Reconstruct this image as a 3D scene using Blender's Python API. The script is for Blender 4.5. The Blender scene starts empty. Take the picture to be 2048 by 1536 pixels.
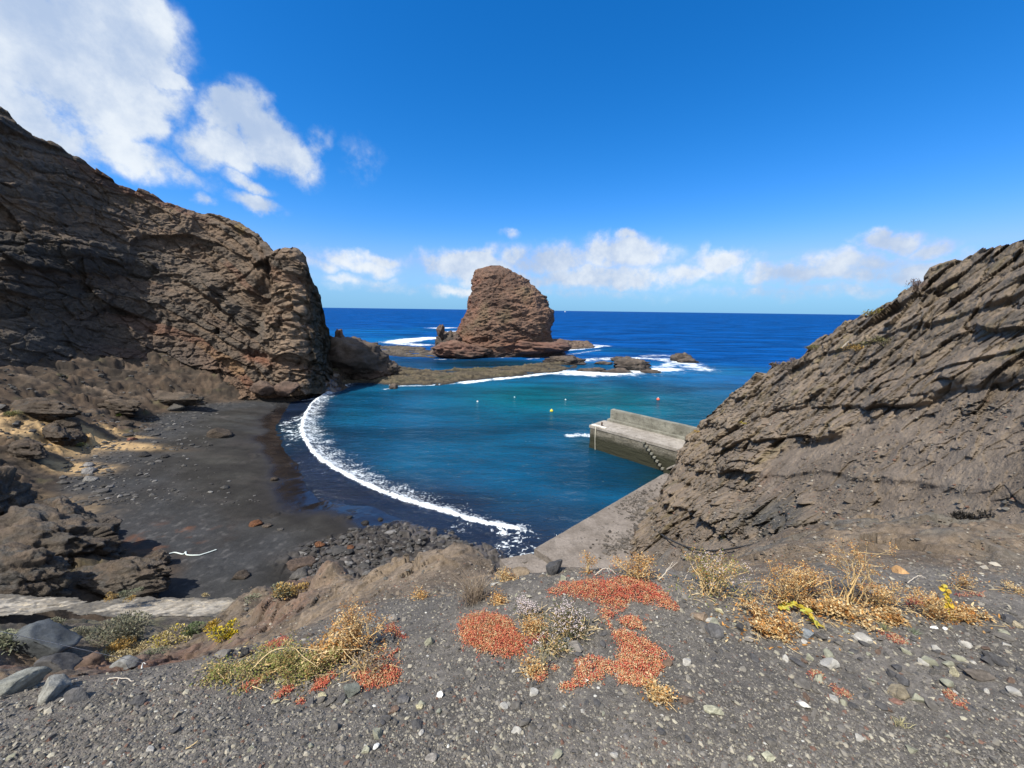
import bpy, bmesh, math
import numpy as np
from mathutils import Matrix, Vector
rng = np.random.default_rng(7)
R_ = math.radians
sc = bpy.context.scene
COL = sc.collection

# ------------------------------------------------------------------ camera
FPX = 770.0
Uc = np.array([0.0132, 1, 0.1922]); Uc /= np.linalg.norm(Uc)
Fc = np.array([0, 0, -1.]) + Uc * Uc[2]; Fc /= np.linalg.norm(Fc)
Xc = np.cross(Fc, Uc)
RC = np.array([Xc, Fc, Uc]); CAM = np.array([0, 0, 15.0])

def rays(px, py):
    px = np.asarray(px, float); py = np.asarray(py, float)
    d = np.stack([(px - 1024) / FPX, (768 - py) / FPX, -np.ones_like(px)], -1) @ RC.T
    return d / d[..., 1:2]
def Pd(px, py, y): return CAM + rays(px, py) * np.asarray(y, float)[..., None]
def Pz(px, py, z):
    r = rays(px, py); return CAM + r * ((z - 15.0) / r[..., 2])[..., None]
def proj(P):
    c = (np.asarray(P) - CAM) @ RC
    return 1024 + FPX * c[..., 0] / -c[..., 2], 768 - FPX * c[..., 1] / -c[..., 2]
def line_z(pts, z=0.0):
    a = np.array(pts, float); return Pz(a[:, 0], a[:, 1], z)

cam = bpy.data.cameras.new('camera'); cam.sensor_width = 36; cam.lens = FPX / 2048 * 36
cam.clip_start = 0.05; cam.clip_end = 100000
co = bpy.data.objects.new('camera', cam); COL.objects.link(co)
m = np.eye(4); m[:3, :3] = RC; m[:3, 3] = CAM
co.matrix_world = Matrix(m.tolist()); sc.camera = co

# ------------------------------------------------------------------ noise
_g = np.random.default_rng(3)
PERM = np.concatenate([_g.permutation(256)] * 3)
GRAD = _g.normal(size=(256, 3)); GRAD /= np.linalg.norm(GRAD, axis=1)[:, None]
def perlin(P):
    P = np.asarray(P, float); i = np.floor(P).astype(int); f = P - i; i &= 255
    u = f * f * f * (f * (f * 6 - 15) + 10)
    out = 0
    for dx in (0, 1):
        wx = u[..., 0] if dx else 1 - u[..., 0]
        a = PERM[i[..., 0] + dx]
        for dy in (0, 1):
            wy = u[..., 1] if dy else 1 - u[..., 1]
            b = PERM[a + i[..., 1] + dy]
            for dz in (0, 1):
                wz = u[..., 2] if dz else 1 - u[..., 2]
                g = GRAD[PERM[b + i[..., 2] + dz]]
                out = out + wx * wy * wz * (g[..., 0] * (f[..., 0] - dx) + g[..., 1] * (f[..., 1] - dy) + g[..., 2] * (f[..., 2] - dz))
    return out * 1.6
def fbm(P, o=4, gain=.5, ridged=False, off=0.):
    P = np.asarray(P, float) + off; s = 0; a = 1; t = 0
    for k in range(o):
        n = perlin(P)
        if ridged: n = 1 - 2 * np.abs(n)
        s = s + a * n; t += a; a *= gain; P = P * 2.03 + 17.3
    return s / t
def cell(P, off=0):
    """distance to nearest and second nearest jittered cell point"""
    P = np.asarray(P, float) + off; i = np.floor(P - .5).astype(int)
    d1 = np.full(P.shape[:-1], 9.); d2 = d1.copy(); cid = np.zeros(P.shape[:-1], int)
    for dx in (0, 1):
        for dy in (0, 1):
            for dz in (0, 1):
                c = i + [dx, dy, dz]
                h = PERM[PERM[PERM[c[..., 0] & 255] + (c[..., 1] & 255)] + (c[..., 2] & 255)]
                q = c + .5 + .45 * GRAD[h]
                d = np.linalg.norm(P - q, axis=-1)
                n = d < d1
                d2 = np.where(n, d1, np.minimum(d2, d)); cid = np.where(n, h, cid); d1 = np.where(n, d, d1)
    return d1, d2, cid
def facet(P, scale, seed=0., warp=.35, tilt=.9):
    """broken-rock facets: every jittered cell is a flat chip with its own height and tilt (about -1..1), plus crack depth 0..1"""
    P = np.asarray(P, float) * scale + seed; P = P + warp * np.stack([perlin(P * 1.1 + k * 19.7) for k in range(3)], -1)
    i = np.floor(P - .5).astype(int); d1 = np.full(P.shape[:-1], 9.); d2 = d1.copy(); h = np.zeros(P.shape[:-1])
    for dx in (0, 1):
        for dy in (0, 1):
            for dz in (0, 1):
                c = i + np.array([dx, dy, dz]); k = PERM[PERM[PERM[c[..., 0] & 255] + (c[..., 1] & 255)] + (c[..., 2] & 255)]
                v = P - (c + .5 + .42 * GRAD[k]); d = (v * v).sum(-1); n = d < d1
                hh = (PERM[k + 7] / 127.5 - 1) * .6 + tilt * (v * GRAD[PERM[k + 31]]).sum(-1)
                d2 = np.where(n, d1, np.minimum(d2, d)); h = np.where(n, hh, h); d1 = np.where(n, d, d1)
    return h, sm(0, .16, np.sqrt(d2) - np.sqrt(d1))
def sm(a, b, x):
    t = np.clip((x - a) / (b - a), 0, 1); return t * t * (3 - 2 * t)
def mix(a, b, t):
    a = np.asarray(a, float); b = np.asarray(b, float); t = np.asarray(t)[..., None]
    return a * (1 - t) + b * t
def seg_dist(P, line, signed=False, rtn_t=False):
    """distance of xy points to a polyline; sign + on the left of the direction of travel; t = 0..1 along"""
    P = np.asarray(P)[..., :2]; L = np.asarray(line)[:, :2]
    best = np.full(P.shape[:-1], 1e9); sg = np.ones(P.shape[:-1]); tt = np.zeros(P.shape[:-1])
    n = len(L) - 1
    for k in range(n):
        a = L[k]; b = L[k + 1]; ab = b - a
        t = np.clip(((P - a) @ ab) / (ab @ ab), 0, 1)
        v = P - a - t[..., None] * ab
        d = np.hypot(v[..., 0], v[..., 1]); w = d < best
        best = np.where(w, d, best)
        s = ab[0] * (P[..., 1] - a[1]) - ab[1] * (P[..., 0] - a[0])
        sg = np.where(w, np.where(s >= 0, 1, -1), sg); tt = np.where(w, (k + t) / n, tt)
    r = best * sg if signed else best
    return (r, tt) if rtn_t else r
def inside(px, py, poly):
    px = np.asarray(px); py = np.asarray(py); c = np.zeros(px.shape, bool); n = len(poly)
    for k in range(n):
        x1, y1 = poly[k]; x2, y2 = poly[(k + 1) % n]
        if y1 == y2: continue
        w = ((y1 > py) != (y2 > py)) & (px < (x2 - x1) * (py - y1) / (y2 - y1) + x1)
        c ^= w
    return c
class TPS:
    def __init__(s, X, v, reg=1e-3):
        s.X = np.asarray(X, float); s.sc = np.ptp(s.X, axis=0).max(); s.X = s.X / s.sc; n = len(s.X)
        K = s.k(np.linalg.norm(s.X[:, None] - s.X[None], axis=-1)) + reg * np.eye(n)
        Pm = np.c_[np.ones(n), s.X]; A = np.block([[K, Pm], [Pm.T, np.zeros((3, 3))]])
        s.w = np.linalg.solve(A, np.r_[np.asarray(v, float), 0, 0, 0])
    @staticmethod
    def k(r): return np.where(r > 1e-9, r * r * np.log(np.maximum(r, 1e-9)), 0)
    def __call__(s, X):
        X = np.asarray(X, float) / s.sc; n = len(s.X)
        out = s.w[n] + X[..., 0] * s.w[n + 1] + X[..., 1] * s.w[n + 2]
        for k in range(n):
            out = out + s.w[k] * s.k(np.hypot(X[..., 0] - s.X[k, 0], X[..., 1] - s.X[k, 1]))
        return out

# ------------------------------------------------------------------ mesh helpers
def mesh_from(name, V, F, attrs=None, smooth=True):
    V = np.asarray(V, np.float32); F = np.asarray(F, np.int32); me = bpy.data.meshes.new(name)
    me.vertices.add(len(V)); me.vertices.foreach_set('co', V.ravel())
    k = F.shape[1]; me.loops.add(F.size); me.loops.foreach_set('vertex_index', F.ravel())
    me.polygons.add(len(F)); me.polygons.foreach_set('loop_start', np.arange(0, F.size, k, dtype=np.int32))
    me.polygons.foreach_set('use_smooth', np.full(len(F), smooth))
    me.update(calc_edges=True)
    for n, a in (attrs or {}).items():
        a = np.asarray(a, np.float32)
        if a.ndim == 2:
            t = me.attributes.new(n, 'FLOAT_COLOR', 'POINT'); t.data.foreach_set('color', np.c_[a, np.ones(len(a))].astype(np.float32).ravel())
        else:
            t = me.attributes.new(n, 'FLOAT', 'POINT'); t.data.foreach_set('value', a)
    return me
def grid_faces(nu, nv, wrap=False):
    i = np.arange(nu if wrap else nu - 1)[:, None]; j = np.arange(nv - 1)[None]
    a = i * nv + j; b = ((i + 1) % nu) * nv + j
    return np.stack([a, b, b + 1, a + 1], -1).reshape(-1, 4)
def link(name, me, mat=None, parent=None, **props):
    o = bpy.data.objects.new(name, me); COL.objects.link(o)
    if mat and me is not None: me.materials.clear(); me.materials.append(mat)
    if parent: o.parent = parent
    for k, v in props.items(): o[k] = v
    return o
def thing(name, label, cat, loc=(0, 0, 0), group=None):
    o = bpy.data.objects.new(name, None); COL.objects.link(o); o.location = loc
    o.empty_display_size = .1; o['label'] = label; o['category'] = cat
    if group: o['group'] = group
    return o
def tag(o, label, cat, group=None):
    o['label'] = label; o['category'] = cat
    if group: o['group'] = group
    return o
def grid_normals(P):
    du = np.gradient(P, axis=0); dv = np.gradient(P, axis=1)
    n = np.cross(du, dv); n /= np.maximum(np.linalg.norm(n, axis=-1), 1e-9)[..., None]
    return n
class Acc:
    """collects pieces into one mesh (one part)"""
    def __init__(s): s.V = []; s.F = []; s.C = []; s.n = 0
    def add(s, V, F, c=None):
        V = np.asarray(V, float); F = np.asarray(F, int)
        s.V.append(V); s.F.append(F + s.n); s.n += len(V)
        if c is not None: s.C.append(np.broadcast_to(np.asarray(c, float), (len(V), 3)))
    def box(s, c, h, ax=(1, 0), col=None, top=1.0):
        ax = np.array(ax, float); ax /= np.hypot(*ax); ay = np.array([-ax[1], ax[0]])
        V = []
        for sz in (-1, 1):
            k = top if sz > 0 else 1
            for sx, sy in ((-1, -1), (1, -1), (1, 1), (-1, 1)):
                q = ax * h[0] * sx * k + ay * h[1] * sy * k
                V.append([c[0] + q[0], c[1] + q[1], c[2] + sz * h[2]])
        s.add(V, [[3, 2, 1, 0], [4, 5, 6, 7], [0, 1, 5, 4], [1, 2, 6, 5], [2, 3, 7, 6], [3, 0, 4, 7]], col)
    def tube(s, P, r, n=5, col=None):
        P = np.asarray(P, float); r = np.broadcast_to(np.asarray(r, float), (len(P),))
        T = np.gradient(P, axis=0); T /= np.maximum(np.linalg.norm(T, axis=1), 1e-9)[:, None]
        up = np.where(np.abs(T[:, 2:3]) > .9, [[1., 0, 0]], [[0, 0, 1.]])
        A = np.cross(T, up); A /= np.linalg.norm(A, axis=1)[:, None]; B = np.cross(T, A)
        th = np.arange(n) / n * 2 * np.pi
        V = P[:, None] + r[:, None, None] * (np.cos(th)[None, :, None] * A[:, None] + np.sin(th)[None, :, None] * B[:, None])
        F = []
        for i in range(len(P) - 1):
            for j in range(n):
                F.append([i * n + j, i * n + (j + 1) % n, (i + 1) * n + (j + 1) % n, (i + 1) * n + j])
        s.add(V.reshape(-1, 3), F, col)
    def mesh(s, name, smooth=True):
        V = np.concatenate(s.V); F = np.concatenate(s.F)
        at = {'col': np.concatenate(s.C)} if s.C else None
        return mesh_from(name, V, F, at, smooth)
def ico(sub):
    bm = bmesh.new(); bmesh.ops.create_icosphere(bm, subdivisions=sub, radius=1)
    V = np.array([v.co[:] for v in bm.verts]); F = np.array([[v.index for v in f.verts] for f in bm.faces]); bm.free()
    return V, F
ICO = {k: ico(k) for k in (1, 2, 3, 4, 5, 6)}

# ------------------------------------------------------------------ materials
def new_mat(name):
    mt = bpy.data.materials.new(name); mt.use_nodes = True; nt = mt.node_tree; nt.nodes.clear()
    out = nt.nodes.new('ShaderNodeOutputMaterial'); b = nt.nodes.new('ShaderNodeBsdfPrincipled')
    nt.links.new(b.outputs[0], out.inputs[0]); return mt, nt, b, out
def N(nt, t, **kw):
    n = nt.nodes.new(t)
    for k, v in kw.items():
        if k.startswith('i_'):
            q = k[2:]; n.inputs[int(q) if q.isdigit() else q].default_value = v
        else: setattr(n, k, v)
    return n
def noise(nt, co, scale, detail=4, rough=.55, dist=0.):
    n = N(nt, 'ShaderNodeTexNoise', i_Scale=scale, i_Detail=detail, i_Roughness=rough, i_Distortion=dist)
    nt.links.new(co, n.inputs['Vector']); return n.outputs['Fac']
def math_(nt, op, a, b=None, clamp=False):
    n = N(nt, 'ShaderNodeMath', operation=op, use_clamp=clamp)
    for k, v in ((0, a), (1, b)):
        if v is None: continue
        if isinstance(v, (int, float)): n.inputs[k].default_value = v
        else: nt.links.new(v, n.inputs[k])
    return n.outputs[0]
def maprange(nt, x, a, b, c=0., d=1., smooth=True):
    n = N(nt, 'ShaderNodeMapRange', interpolation_type='SMOOTHSTEP' if smooth else 'LINEAR', i_1=a, i_2=b, i_3=c, i_4=d)
    nt.links.new(x, n.inputs[0]); return n.outputs[0]
def mixc(nt, f, a, b, mode='MIX'):
    n = N(nt, 'ShaderNodeMix', data_type='RGBA', blend_type=mode)
    for k, v in ((0, f), (6, a), (7, b)):
        if isinstance(v, (int, float)): n.inputs[k].default_value = v
        elif isinstance(v, tuple): n.inputs[k].default_value = (*v, 1)
        else: nt.links.new(v, n.inputs[k])
    return n.outputs[2]
def rock_mat(name, scales=(3., 14.), var=.45, bump=.5, bdist=.05, rough=.9, speck=None, spec=.25):
    """vertex colour times world-space noise, with bump; speck = (scale, threshold, colour)"""
    mt, nt, b, out = new_mat(name)
    at = N(nt, 'ShaderNodeAttribute', attribute_name='col'); tc = N(nt, 'ShaderNodeTexCoord'); co = tc.outputs['Object']
    n1 = noise(nt, co, scales[0], 6, .6); n2 = noise(nt, co, scales[1], 6, .65)
    s = math_(nt, 'ADD', math_(nt, 'MULTIPLY', n1, 1.0), math_(nt, 'MULTIPLY', n2, 1.0))
    f = maprange(nt, s, .65, 1.35, 1.28 * (1 - var), 1.28 * (1 + var), False)
    vm = N(nt, 'ShaderNodeVectorMath', operation='SCALE'); nt.links.new(at.outputs['Color'], vm.inputs[0]); nt.links.new(f, vm.inputs['Scale'])
    c = vm.outputs[0]
    if speck:
        k = maprange(nt, noise(nt, co, speck[0], 2, .5), speck[1], speck[1] + .06)
        c = mixc(nt, k, c, speck[2])
    nt.links.new(c, b.inputs['Base Color'])
    b.inputs['Roughness'].default_value = rough; b.inputs['Specular IOR Level'].default_value = spec
    bp = N(nt, 'ShaderNodeBump', i_Strength=bump, i_Distance=bdist)
    n3 = noise(nt, co, scales[1] * 2.3, 5, .7)
    nt.links.new(math_(nt, 'ADD', s, math_(nt, 'MULTIPLY', n3, .6)), bp.inputs['Height']); nt.links.new(bp.outputs[0], b.inputs['Normal'])
    return mt
def attr_mat(name, rough=.7, spec=.3, sub=0., var=0., scale=30):
    mt, nt, b, out = new_mat(name)
    at = N(nt, 'ShaderNodeAttribute', attribute_name='col'); c = at.outputs['Color']
    if var:
        tc = N(nt, 'ShaderNodeTexCoord'); f = maprange(nt, noise(nt, tc.outputs['Object'], scale, 4), .3, .7, 1.2 * (1 - var), 1.2 * (1 + var), False)
        vm = N(nt, 'ShaderNodeVectorMath', operation='SCALE'); nt.links.new(c, vm.inputs[0]); nt.links.new(f, vm.inputs['Scale']); c = vm.outputs[0]
    nt.links.new(c, b.inputs['Base Color']); b.inputs['Roughness'].default_value = rough; b.inputs['Specular IOR Level'].default_value = spec
    if sub:
        t = N(nt, 'ShaderNodeBsdfTranslucent'); nt.links.new(c, t.inputs[0]); ms = N(nt, 'ShaderNodeMixShader', i_0=sub)
        nt.links.new(b.outputs[0], ms.inputs[1]); nt.links.new(t.outputs[0], ms.inputs[2]); nt.links.new(ms.outputs[0], out.inputs[0])
    return mt
def plain_mat(name, col, rough=.6, var=.25, scale=12., bump=.2, bdist=.01):
    mt, nt, b, out = new_mat(name); tc = N(nt, 'ShaderNodeTexCoord')
    n = noise(nt, tc.outputs['Object'], scale, 5, .6)
    c = mixc(nt, maprange(nt, n, .3, .7, 0, 1, False), tuple(x * (1 - var) for x in col), tuple(min(1, x * (1 + var)) for x in col))
    nt.links.new(c, b.inputs['Base Color']); b.inputs['Roughness'].default_value = rough
    bp = N(nt, 'ShaderNodeBump', i_Strength=bump, i_Distance=bdist); nt.links.new(n, bp.inputs['Height']); nt.links.new(bp.outputs[0], b.inputs['Normal'])
    return mt
SKY_SAT, SKY_VAL, SKY_HUE = 1.25, 1.0, .5
SKY_TINT = (.45, .80, 1.15)
# ------------------------------------------------------------------ light and sky
SUN = np.array([-.40, -.38, .84]); SUN /= np.linalg.norm(SUN)
sd = bpy.data.lights.new('sun', 'SUN'); sd.energy = 3.7; sd.angle = R_(.5); sd.color = (1, .945, .85)
so = bpy.data.objects.new('sun', sd); COL.objects.link(so)
so.rotation_euler = Vector((-SUN).tolist()).to_track_quat('-Z', 'Y').to_euler()
so.location = (-50, -20, 90)

wd = bpy.data.worlds.new('World'); sc.world = wd; wd.use_nodes = True
nt = wd.node_tree; nt.nodes.clear()
wo = N(nt, 'ShaderNodeOutputWorld'); bg = N(nt, 'ShaderNodeBackground', i_Strength=.1); nt.links.new(bg.outputs[0], wo.inputs[0])
sky = N(nt, 'ShaderNodeTexSky', sky_type='NISHITA', sun_disc=False, altitude=0, air_density=1.0, dust_density=.25, ozone_density=2.6)
sky.sun_elevation = math.asin(SUN[2]); sky.sun_rotation = math.atan2(SUN[0], SUN[1])
hs = N(nt, 'ShaderNodeHueSaturation', i_Saturation=SKY_SAT, i_Value=SKY_VAL, i_Hue=SKY_HUE)
nt.links.new(sky.outputs[0], hs.inputs['Color'])
tint0 = mixc(nt, 1.0, hs.outputs[0], SKY_TINT, 'MULTIPLY')
sp_ = N(nt, 'ShaderNodeSeparateColor'); nt.links.new(tint0, sp_.inputs[0]); cb_ = N(nt, 'ShaderNodeCombineColor')
nt.links.new(math_(nt, 'MINIMUM', math_(nt, 'MULTIPLY', math_(nt, 'POWER', sp_.outputs[0], 1.87), 1.2), math_(nt, 'MULTIPLY', sp_.outputs[1], .5)), cb_.inputs[0]); nt.links.new(math_(nt, 'MULTIPLY', sp_.outputs[1], .92), cb_.inputs[1]); nt.links.new(math_(nt, 'MULTIPLY', sp_.outputs[2], .95), cb_.inputs[2]); tint = cb_.outputs[0]
tc = N(nt, 'ShaderNodeTexCoord'); d = tc.outputs['Generated']
sx = N(nt, 'ShaderNodeSeparateXYZ'); nt.links.new(d, sx.inputs[0])
az = math_(nt, 'ARCTAN2', sx.outputs[0], sx.outputs[1]); el = math_(nt, 'ARCSINE', sx.outputs[2])
# wispy displacement of the cloud outlines
def vnoise(scale, detail, rough=.6):
    n = N(nt, 'ShaderNodeTexNoise', i_Scale=scale, i_Detail=detail, i_Roughness=rough); nt.links.new(d, n.inputs['Vector']); return n.outputs
wv = vnoise(7, 6)['Color']
cx = N(nt, 'ShaderNodeCombineXYZ'); nt.links.new(az, cx.inputs[0]); nt.links.new(el, cx.inputs[1])
w1 = N(nt, 'ShaderNodeVectorMath', operation='SUBTRACT'); w1.inputs[1].default_value = (.5, .5, .5); nt.links.new(wv, w1.inputs[0])
w2 = N(nt, 'ShaderNodeVectorMath', operation='SCALE'); w2.inputs['Scale'].default_value = .10; nt.links.new(w1.outputs[0], w2.inputs[0])
w3 = N(nt, 'ShaderNodeVectorMath', operation='ADD'); nt.links.new(cx.outputs[0], w3.inputs[0]); nt.links.new(w2.outputs[0], w3.inputs[1])
# clouds: (pixel centre, half size in photo pixels, tilt, strength) turned into directions on the sky
CLOUDS = [(110, 90, 290, 210, 0, 1.0), (215, 45, 175, 150, 0, 1.0), (240, 190, 130, 130, 0, 1.), (250, 300, 130, 60, -20, .75), (330, 335, 150, 35, -10, .45), (30, 260, 200, 130, 0, .9),
          (470, 235, 85, 80, 0, 1.0), (440, 200, 45, 45, 0, .95), (540, 285, 120, 62, -18, .95), (450, 300, 110, 55, 0, .75), (640, 280, 45, 35, 30, .5),
          (505, 372, 70, 22, -12, .55), (515, 412, 75, 24, -10, .7), (405, 398, 26, 20, 0, .5), (725, 320, 60, 75, -50, .28),
          (700, 520, 130, 26, -8, .55), (640, 530, 60, 22, 0, .5),
          (870, 520, 90, 22, 0, .5), (760, 515, 70, 18, -10, .5), (930, 525, 130, 34, 0, .85), (1080, 518, 160, 38, 0, .72), (1240, 510, 130, 42, 0, .75), (1180, 555, 360, 28, 0, .66), (1250, 478, 40, 16, 0, .6), (1020, 470, 30, 14, 0, .35),
          (1410, 510, 18, 32, 0, .4), (1440, 530, 70, 34, 0, .8), (1600, 548, 240, 34, 0, .74), (1700, 525, 150, 34, 0, .66), (1770, 480, 90, 26, -4, .95), (1860, 500, 70, 24, 0, .6), (1790, 545, 180, 36, 0, .6), (1950, 530, 150, 30, 0, .5), (1000, 582, 420, 20, 0, .42), (1600, 585, 420, 22, 0, .42), (720, 560, 160, 18, 0, .35), (300, 60, 60, 70, 20, .9), (330, 150, 45, 30, 0, .9), (60, 30, 160, 90, 0, 1.)]
acc = None
for (px, py, hw, hh, tilt, st) in CLOUDS:
    v = rays(px, py); v = v / np.linalg.norm(v); a0 = math.atan2(v[0], v[1]); e0 = math.asin(v[2])
    v1 = rays(px + 20, py); v1 = v1 / np.linalg.norm(v1); kx = abs(math.atan2(v1[0], v1[1]) - a0) / 20
    v1 = rays(px, py - 20); v1 = v1 / np.linalg.norm(v1); ky = abs(math.asin(v1[2]) - e0) / 20
    mp = N(nt, 'ShaderNodeMapping', vector_type='TEXTURE'); mp.inputs['Location'].default_value = (a0, e0, 0)
    mp.inputs['Rotation'].default_value = (0, 0, R_(tilt)); mp.inputs['Scale'].default_value = (hw * kx, hh * ky, 1)
    nt.links.new(w3.outputs[0], mp.inputs['Vector'])
    ln = N(nt, 'ShaderNodeVectorMath', operation='LENGTH'); nt.links.new(mp.outputs[0], ln.inputs[0])
    q = maprange(nt, ln.outputs['Value'], 0, 1.45, st, 0.)
    acc = q if acc is None else math_(nt, 'MAXIMUM', acc, q)
# unseen broken cloud added behind the camera and overhead to brighten shaded faces
acc = math_(nt, 'MAXIMUM', acc, maprange(nt, sx.outputs[1], .02, -.30, 0, .62)); acc = math_(nt, 'MAXIMUM', acc, maprange(nt, sx.outputs[2], .72, .86, 0, .5))
fine = vnoise(10, 10, .62)['Fac']; big = vnoise(4.0, 6, .55)['Fac']; band = vnoise(26, 8, .6)['Fac']
nz = math_(nt, 'ADD', math_(nt, 'MULTIPLY', math_(nt, 'SUBTRACT', fine, .5), 1.5), math_(nt, 'MULTIPLY', math_(nt, 'SUBTRACT', band, .5), .8))
dens = math_(nt, 'ADD', acc, math_(nt, 'MULTIPLY', nz, math_(nt, 'MINIMUM', math_(nt, 'MULTIPLY', acc, 2.2), 1.0)))
cov = maprange(nt, dens, .10, .66, 0, .97)
# a thicker cloud is whiter where it faces the sun and greyer in its core
shade = maprange(nt, math_(nt, 'ADD', math_(nt, 'MULTIPLY', big, .7), math_(nt, 'MULTIPLY', fine, .9)), .62, 1.02)
ccol = mixc(nt, shade, (2.7, 3.4, 4.6), (5.0, 5.35, 5.7))
# pale sea-level air just above the horizon
hz = maprange(nt, el, -.02, .20, .8, 0.)
base = mixc(nt, hz, tint, (1.25, 2.75, 4.9))
nt.links.new(mixc(nt, cov, base, ccol), bg.inputs['Color'])
vs = sc.view_settings; vs.view_transform = 'Standard'; vs.look = 'None'; vs.gamma = 1; vs.exposure = .8
sc.cycles.max_bounces = 5; sc.cycles.diffuse_bounces = 3; sc.cycles.glossy_bounces = 2; sc.cycles.transparent_max_bounces = 6
# ------------------------------------------------------------------ shore lines (world, on z = 0)
EDGE = line_z([(742, 752), (700, 768), (625, 775), (588, 800), (552, 850), (572, 905), (605, 960), (640, 1003), (730, 1015), (850, 1062), (905, 1088), (990, 1114), (1040, 1140), (1120, 1190)])
EDGE = np.r_[[[-90, 100, 0], [-40, 86, 0]], EDGE, [[6, 12, 0]]]
WAVE = line_z([(742, 762), (700, 769), (664, 781), (633, 800), (613, 822), (603, 850), (607, 878), (622, 905), (650, 930), (690, 955), (730, 975), (780, 995), (830, 1010), (880, 1024), (940, 1042), (1000, 1055), (1062, 1064)])
def smooth_line(L, n=6):
    L = np.asarray(L, float)
    t = np.arange(len(L)); tt = np.linspace(0, len(L) - 1, (len(L) - 1) * n + 1)
    Q = np.pad(L, ((1, 1), (0, 0)), mode='reflect', reflect_type='odd'); k = np.minimum(tt.astype(int), len(L) - 2); f = (tt - k)[:, None]
    p0, p1, p2, p3 = Q[k], Q[k + 1], Q[k + 2], Q[k + 3]
    return .5 * (2 * p1 + (p2 - p0) * f + (2 * p0 - 5 * p1 + 4 * p2 - p3) * f ** 2 + (3 * p1 - p0 - 3 * p2 + p3) * f ** 3)
WAVE = smooth_line(WAVE, 4)

# ------------------------------------------------------------------ reef shapes (used by sea foam too)
REEFS = {
 'ledge': [(640, 770), (700, 764), (760, 766), (800, 770), (850, 768), (900, 764), (960, 758), (1010, 752), (1060, 748), (1100, 742), (1150, 734), (1152, 722), (1110, 722), (1060, 728), (1000, 732), (930, 737), (850, 738), (790, 730), (740, 712), (690, 718), (640, 740)],
 'base': [(858, 706), (880, 713), (930, 714), (1000, 711), (1060, 704), (1110, 698), (1150, 697), (1186, 694), (1187, 690), (1140, 685), (1080, 680), (900, 680), (866, 694)],
 'shelf': [(700, 700), (730, 706), (800, 712), (870, 715), (880, 706), (850, 694), (800, 690), (760, 691), (720, 692)],
}
REEFW = {k: line_z(v, .3) for k, v in REEFS.items()}
ISLETS = line_z([(1262, 741), (1362, 722), (1250, 722), (1190, 742), (1235, 740), (1215, 735)], .2)

# ------------------------------------------------------------------ sea
na = 620
ang = np.radians(np.linspace(-62, 62, na))
rr = np.concatenate([np.geomspace(15, 330, 720), np.geomspace(336, 60000, 90)])
A, Rr = np.meshgrid(ang, rr, indexing='ij')
X = np.sin(A) * Rr; Y = np.cos(A) * Rr
P2 = np.stack([X, Y], -1); near = Rr < 330
foam = np.zeros_like(X); crest = np.zeros_like(X)
Pn = P2[near]; P3 = np.c_[Pn, np.zeros(len(Pn))]
jit = fbm(P3 * .9, 4) * .45 + fbm(P3 * .18, 2) * .5
dW, tW = seg_dist(Pn, WAVE, True, True)          # + = left of travel (seaward side)
dW = -dW if np.mean(dW[np.hypot(Pn[:, 0] - 0, Pn[:, 1] - 50) < 5]) < 0 else dW
endf = sm(0, .10, tW) * sm(1, .965, tW)
wid = .3 + 2.1 * np.sin(np.pi * np.clip(tW * .95 + .04, 0, 1)) ** .8 * (1 - .45 * tW)
dj = dW + jit * .5
f = sm(-.25, .05, dj) * (1 - .34 * sm(.12, .45, dj)) * (1 - .22 * sm(.35, .9, dj / wid)) * (1 - .8 * sm(.7, 2.2, dj / wid)) * (1 - sm(1.6, 2.6, dj / wid)) * endf
crest_n = .34 * np.exp(-((dj - .25) / .5) ** 2) * endf * (1 - .4 * tW)
dE = seg_dist(Pn, EDGE, True)
sg = 1 if np.mean(dE[np.hypot(Pn[:, 0], Pn[:, 1] - 50) < 5]) > 0 else -1
dE = dE * sg                                       # + = sea side
# swash lace between the breaker and the sand, drawn out towards the sea
def blob(px, py, rx, ry, z=0):
    c = Pz(px, py, z); return np.clip(1 - np.hypot((Pn[:, 0] - c[0]) / rx, (Pn[:, 1] - c[1]) / ry), 0, 1)
wl = WAVE[len(WAVE) // 3]
lace_n = 1 - np.abs(fbm(np.stack([Pn[:, 0] * .35 + Pn[:, 1] * .2, Pn[:, 1] * 1.7 - Pn[:, 0] * .5, 0 * Pn[:, 0]], -1), 4)) * 3.2
lace = np.clip(lace_n, 0, 1) * np.clip(sm(0, .5, blob(578, 860, 5.2, 14)) + .8 * sm(0, .5, blob(640, 790, 5.5, 7)) + .45 * sm(0, .6, blob(620, 930, 5, 5)), 0, 1) * (dW < .3) * sm(-.1, .5, dE)
web = (1 - cell(P3 * 1.3 + fbm(P3 * 1.2, 3)[:, None] * .8)[0] * 0)
d1, d2, _ = cell(P3 * np.array([1.5, 1.5, 1]) + np.stack([fbm(P3 * 1.1, 3), fbm(P3 * 1.1 + 9, 3), 0 * jit], -1) * 1.1)
webn = 1 - sm(.02, .22, d2 - d1)
webm = sm(0, .35, blob(1035, 1085, 1.9, 3.0)) + .75 * sm(0, .4, blob(945, 1052, 3.0, 1.3))+ .45 * sm(0, .5, blob(905, 1010, 3.0, 2)) + .35 * sm(0, .5, blob(1010, 1005, 2, 1.2)) + .3 * sm(0, .5, blob(1045, 880, 2.5, 1.2))
foam_n = np.maximum(f, np.maximum(lace * .78, webn * np.clip(webm, 0, 1) * .72))
def streak(pts, w, I, z=0, soft=1.0):
    global foam_n
    L = line_z(pts, z); d = seg_dist(Pn, L); d = d + jit * w * .9
    foam_n = np.maximum(foam_n, I * 1.55 * (1 - sm(w * .1, w * (1.8 + soft), d)) * (.75 + .5 * fbm(P3 * .35 + 3, 3)))
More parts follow.
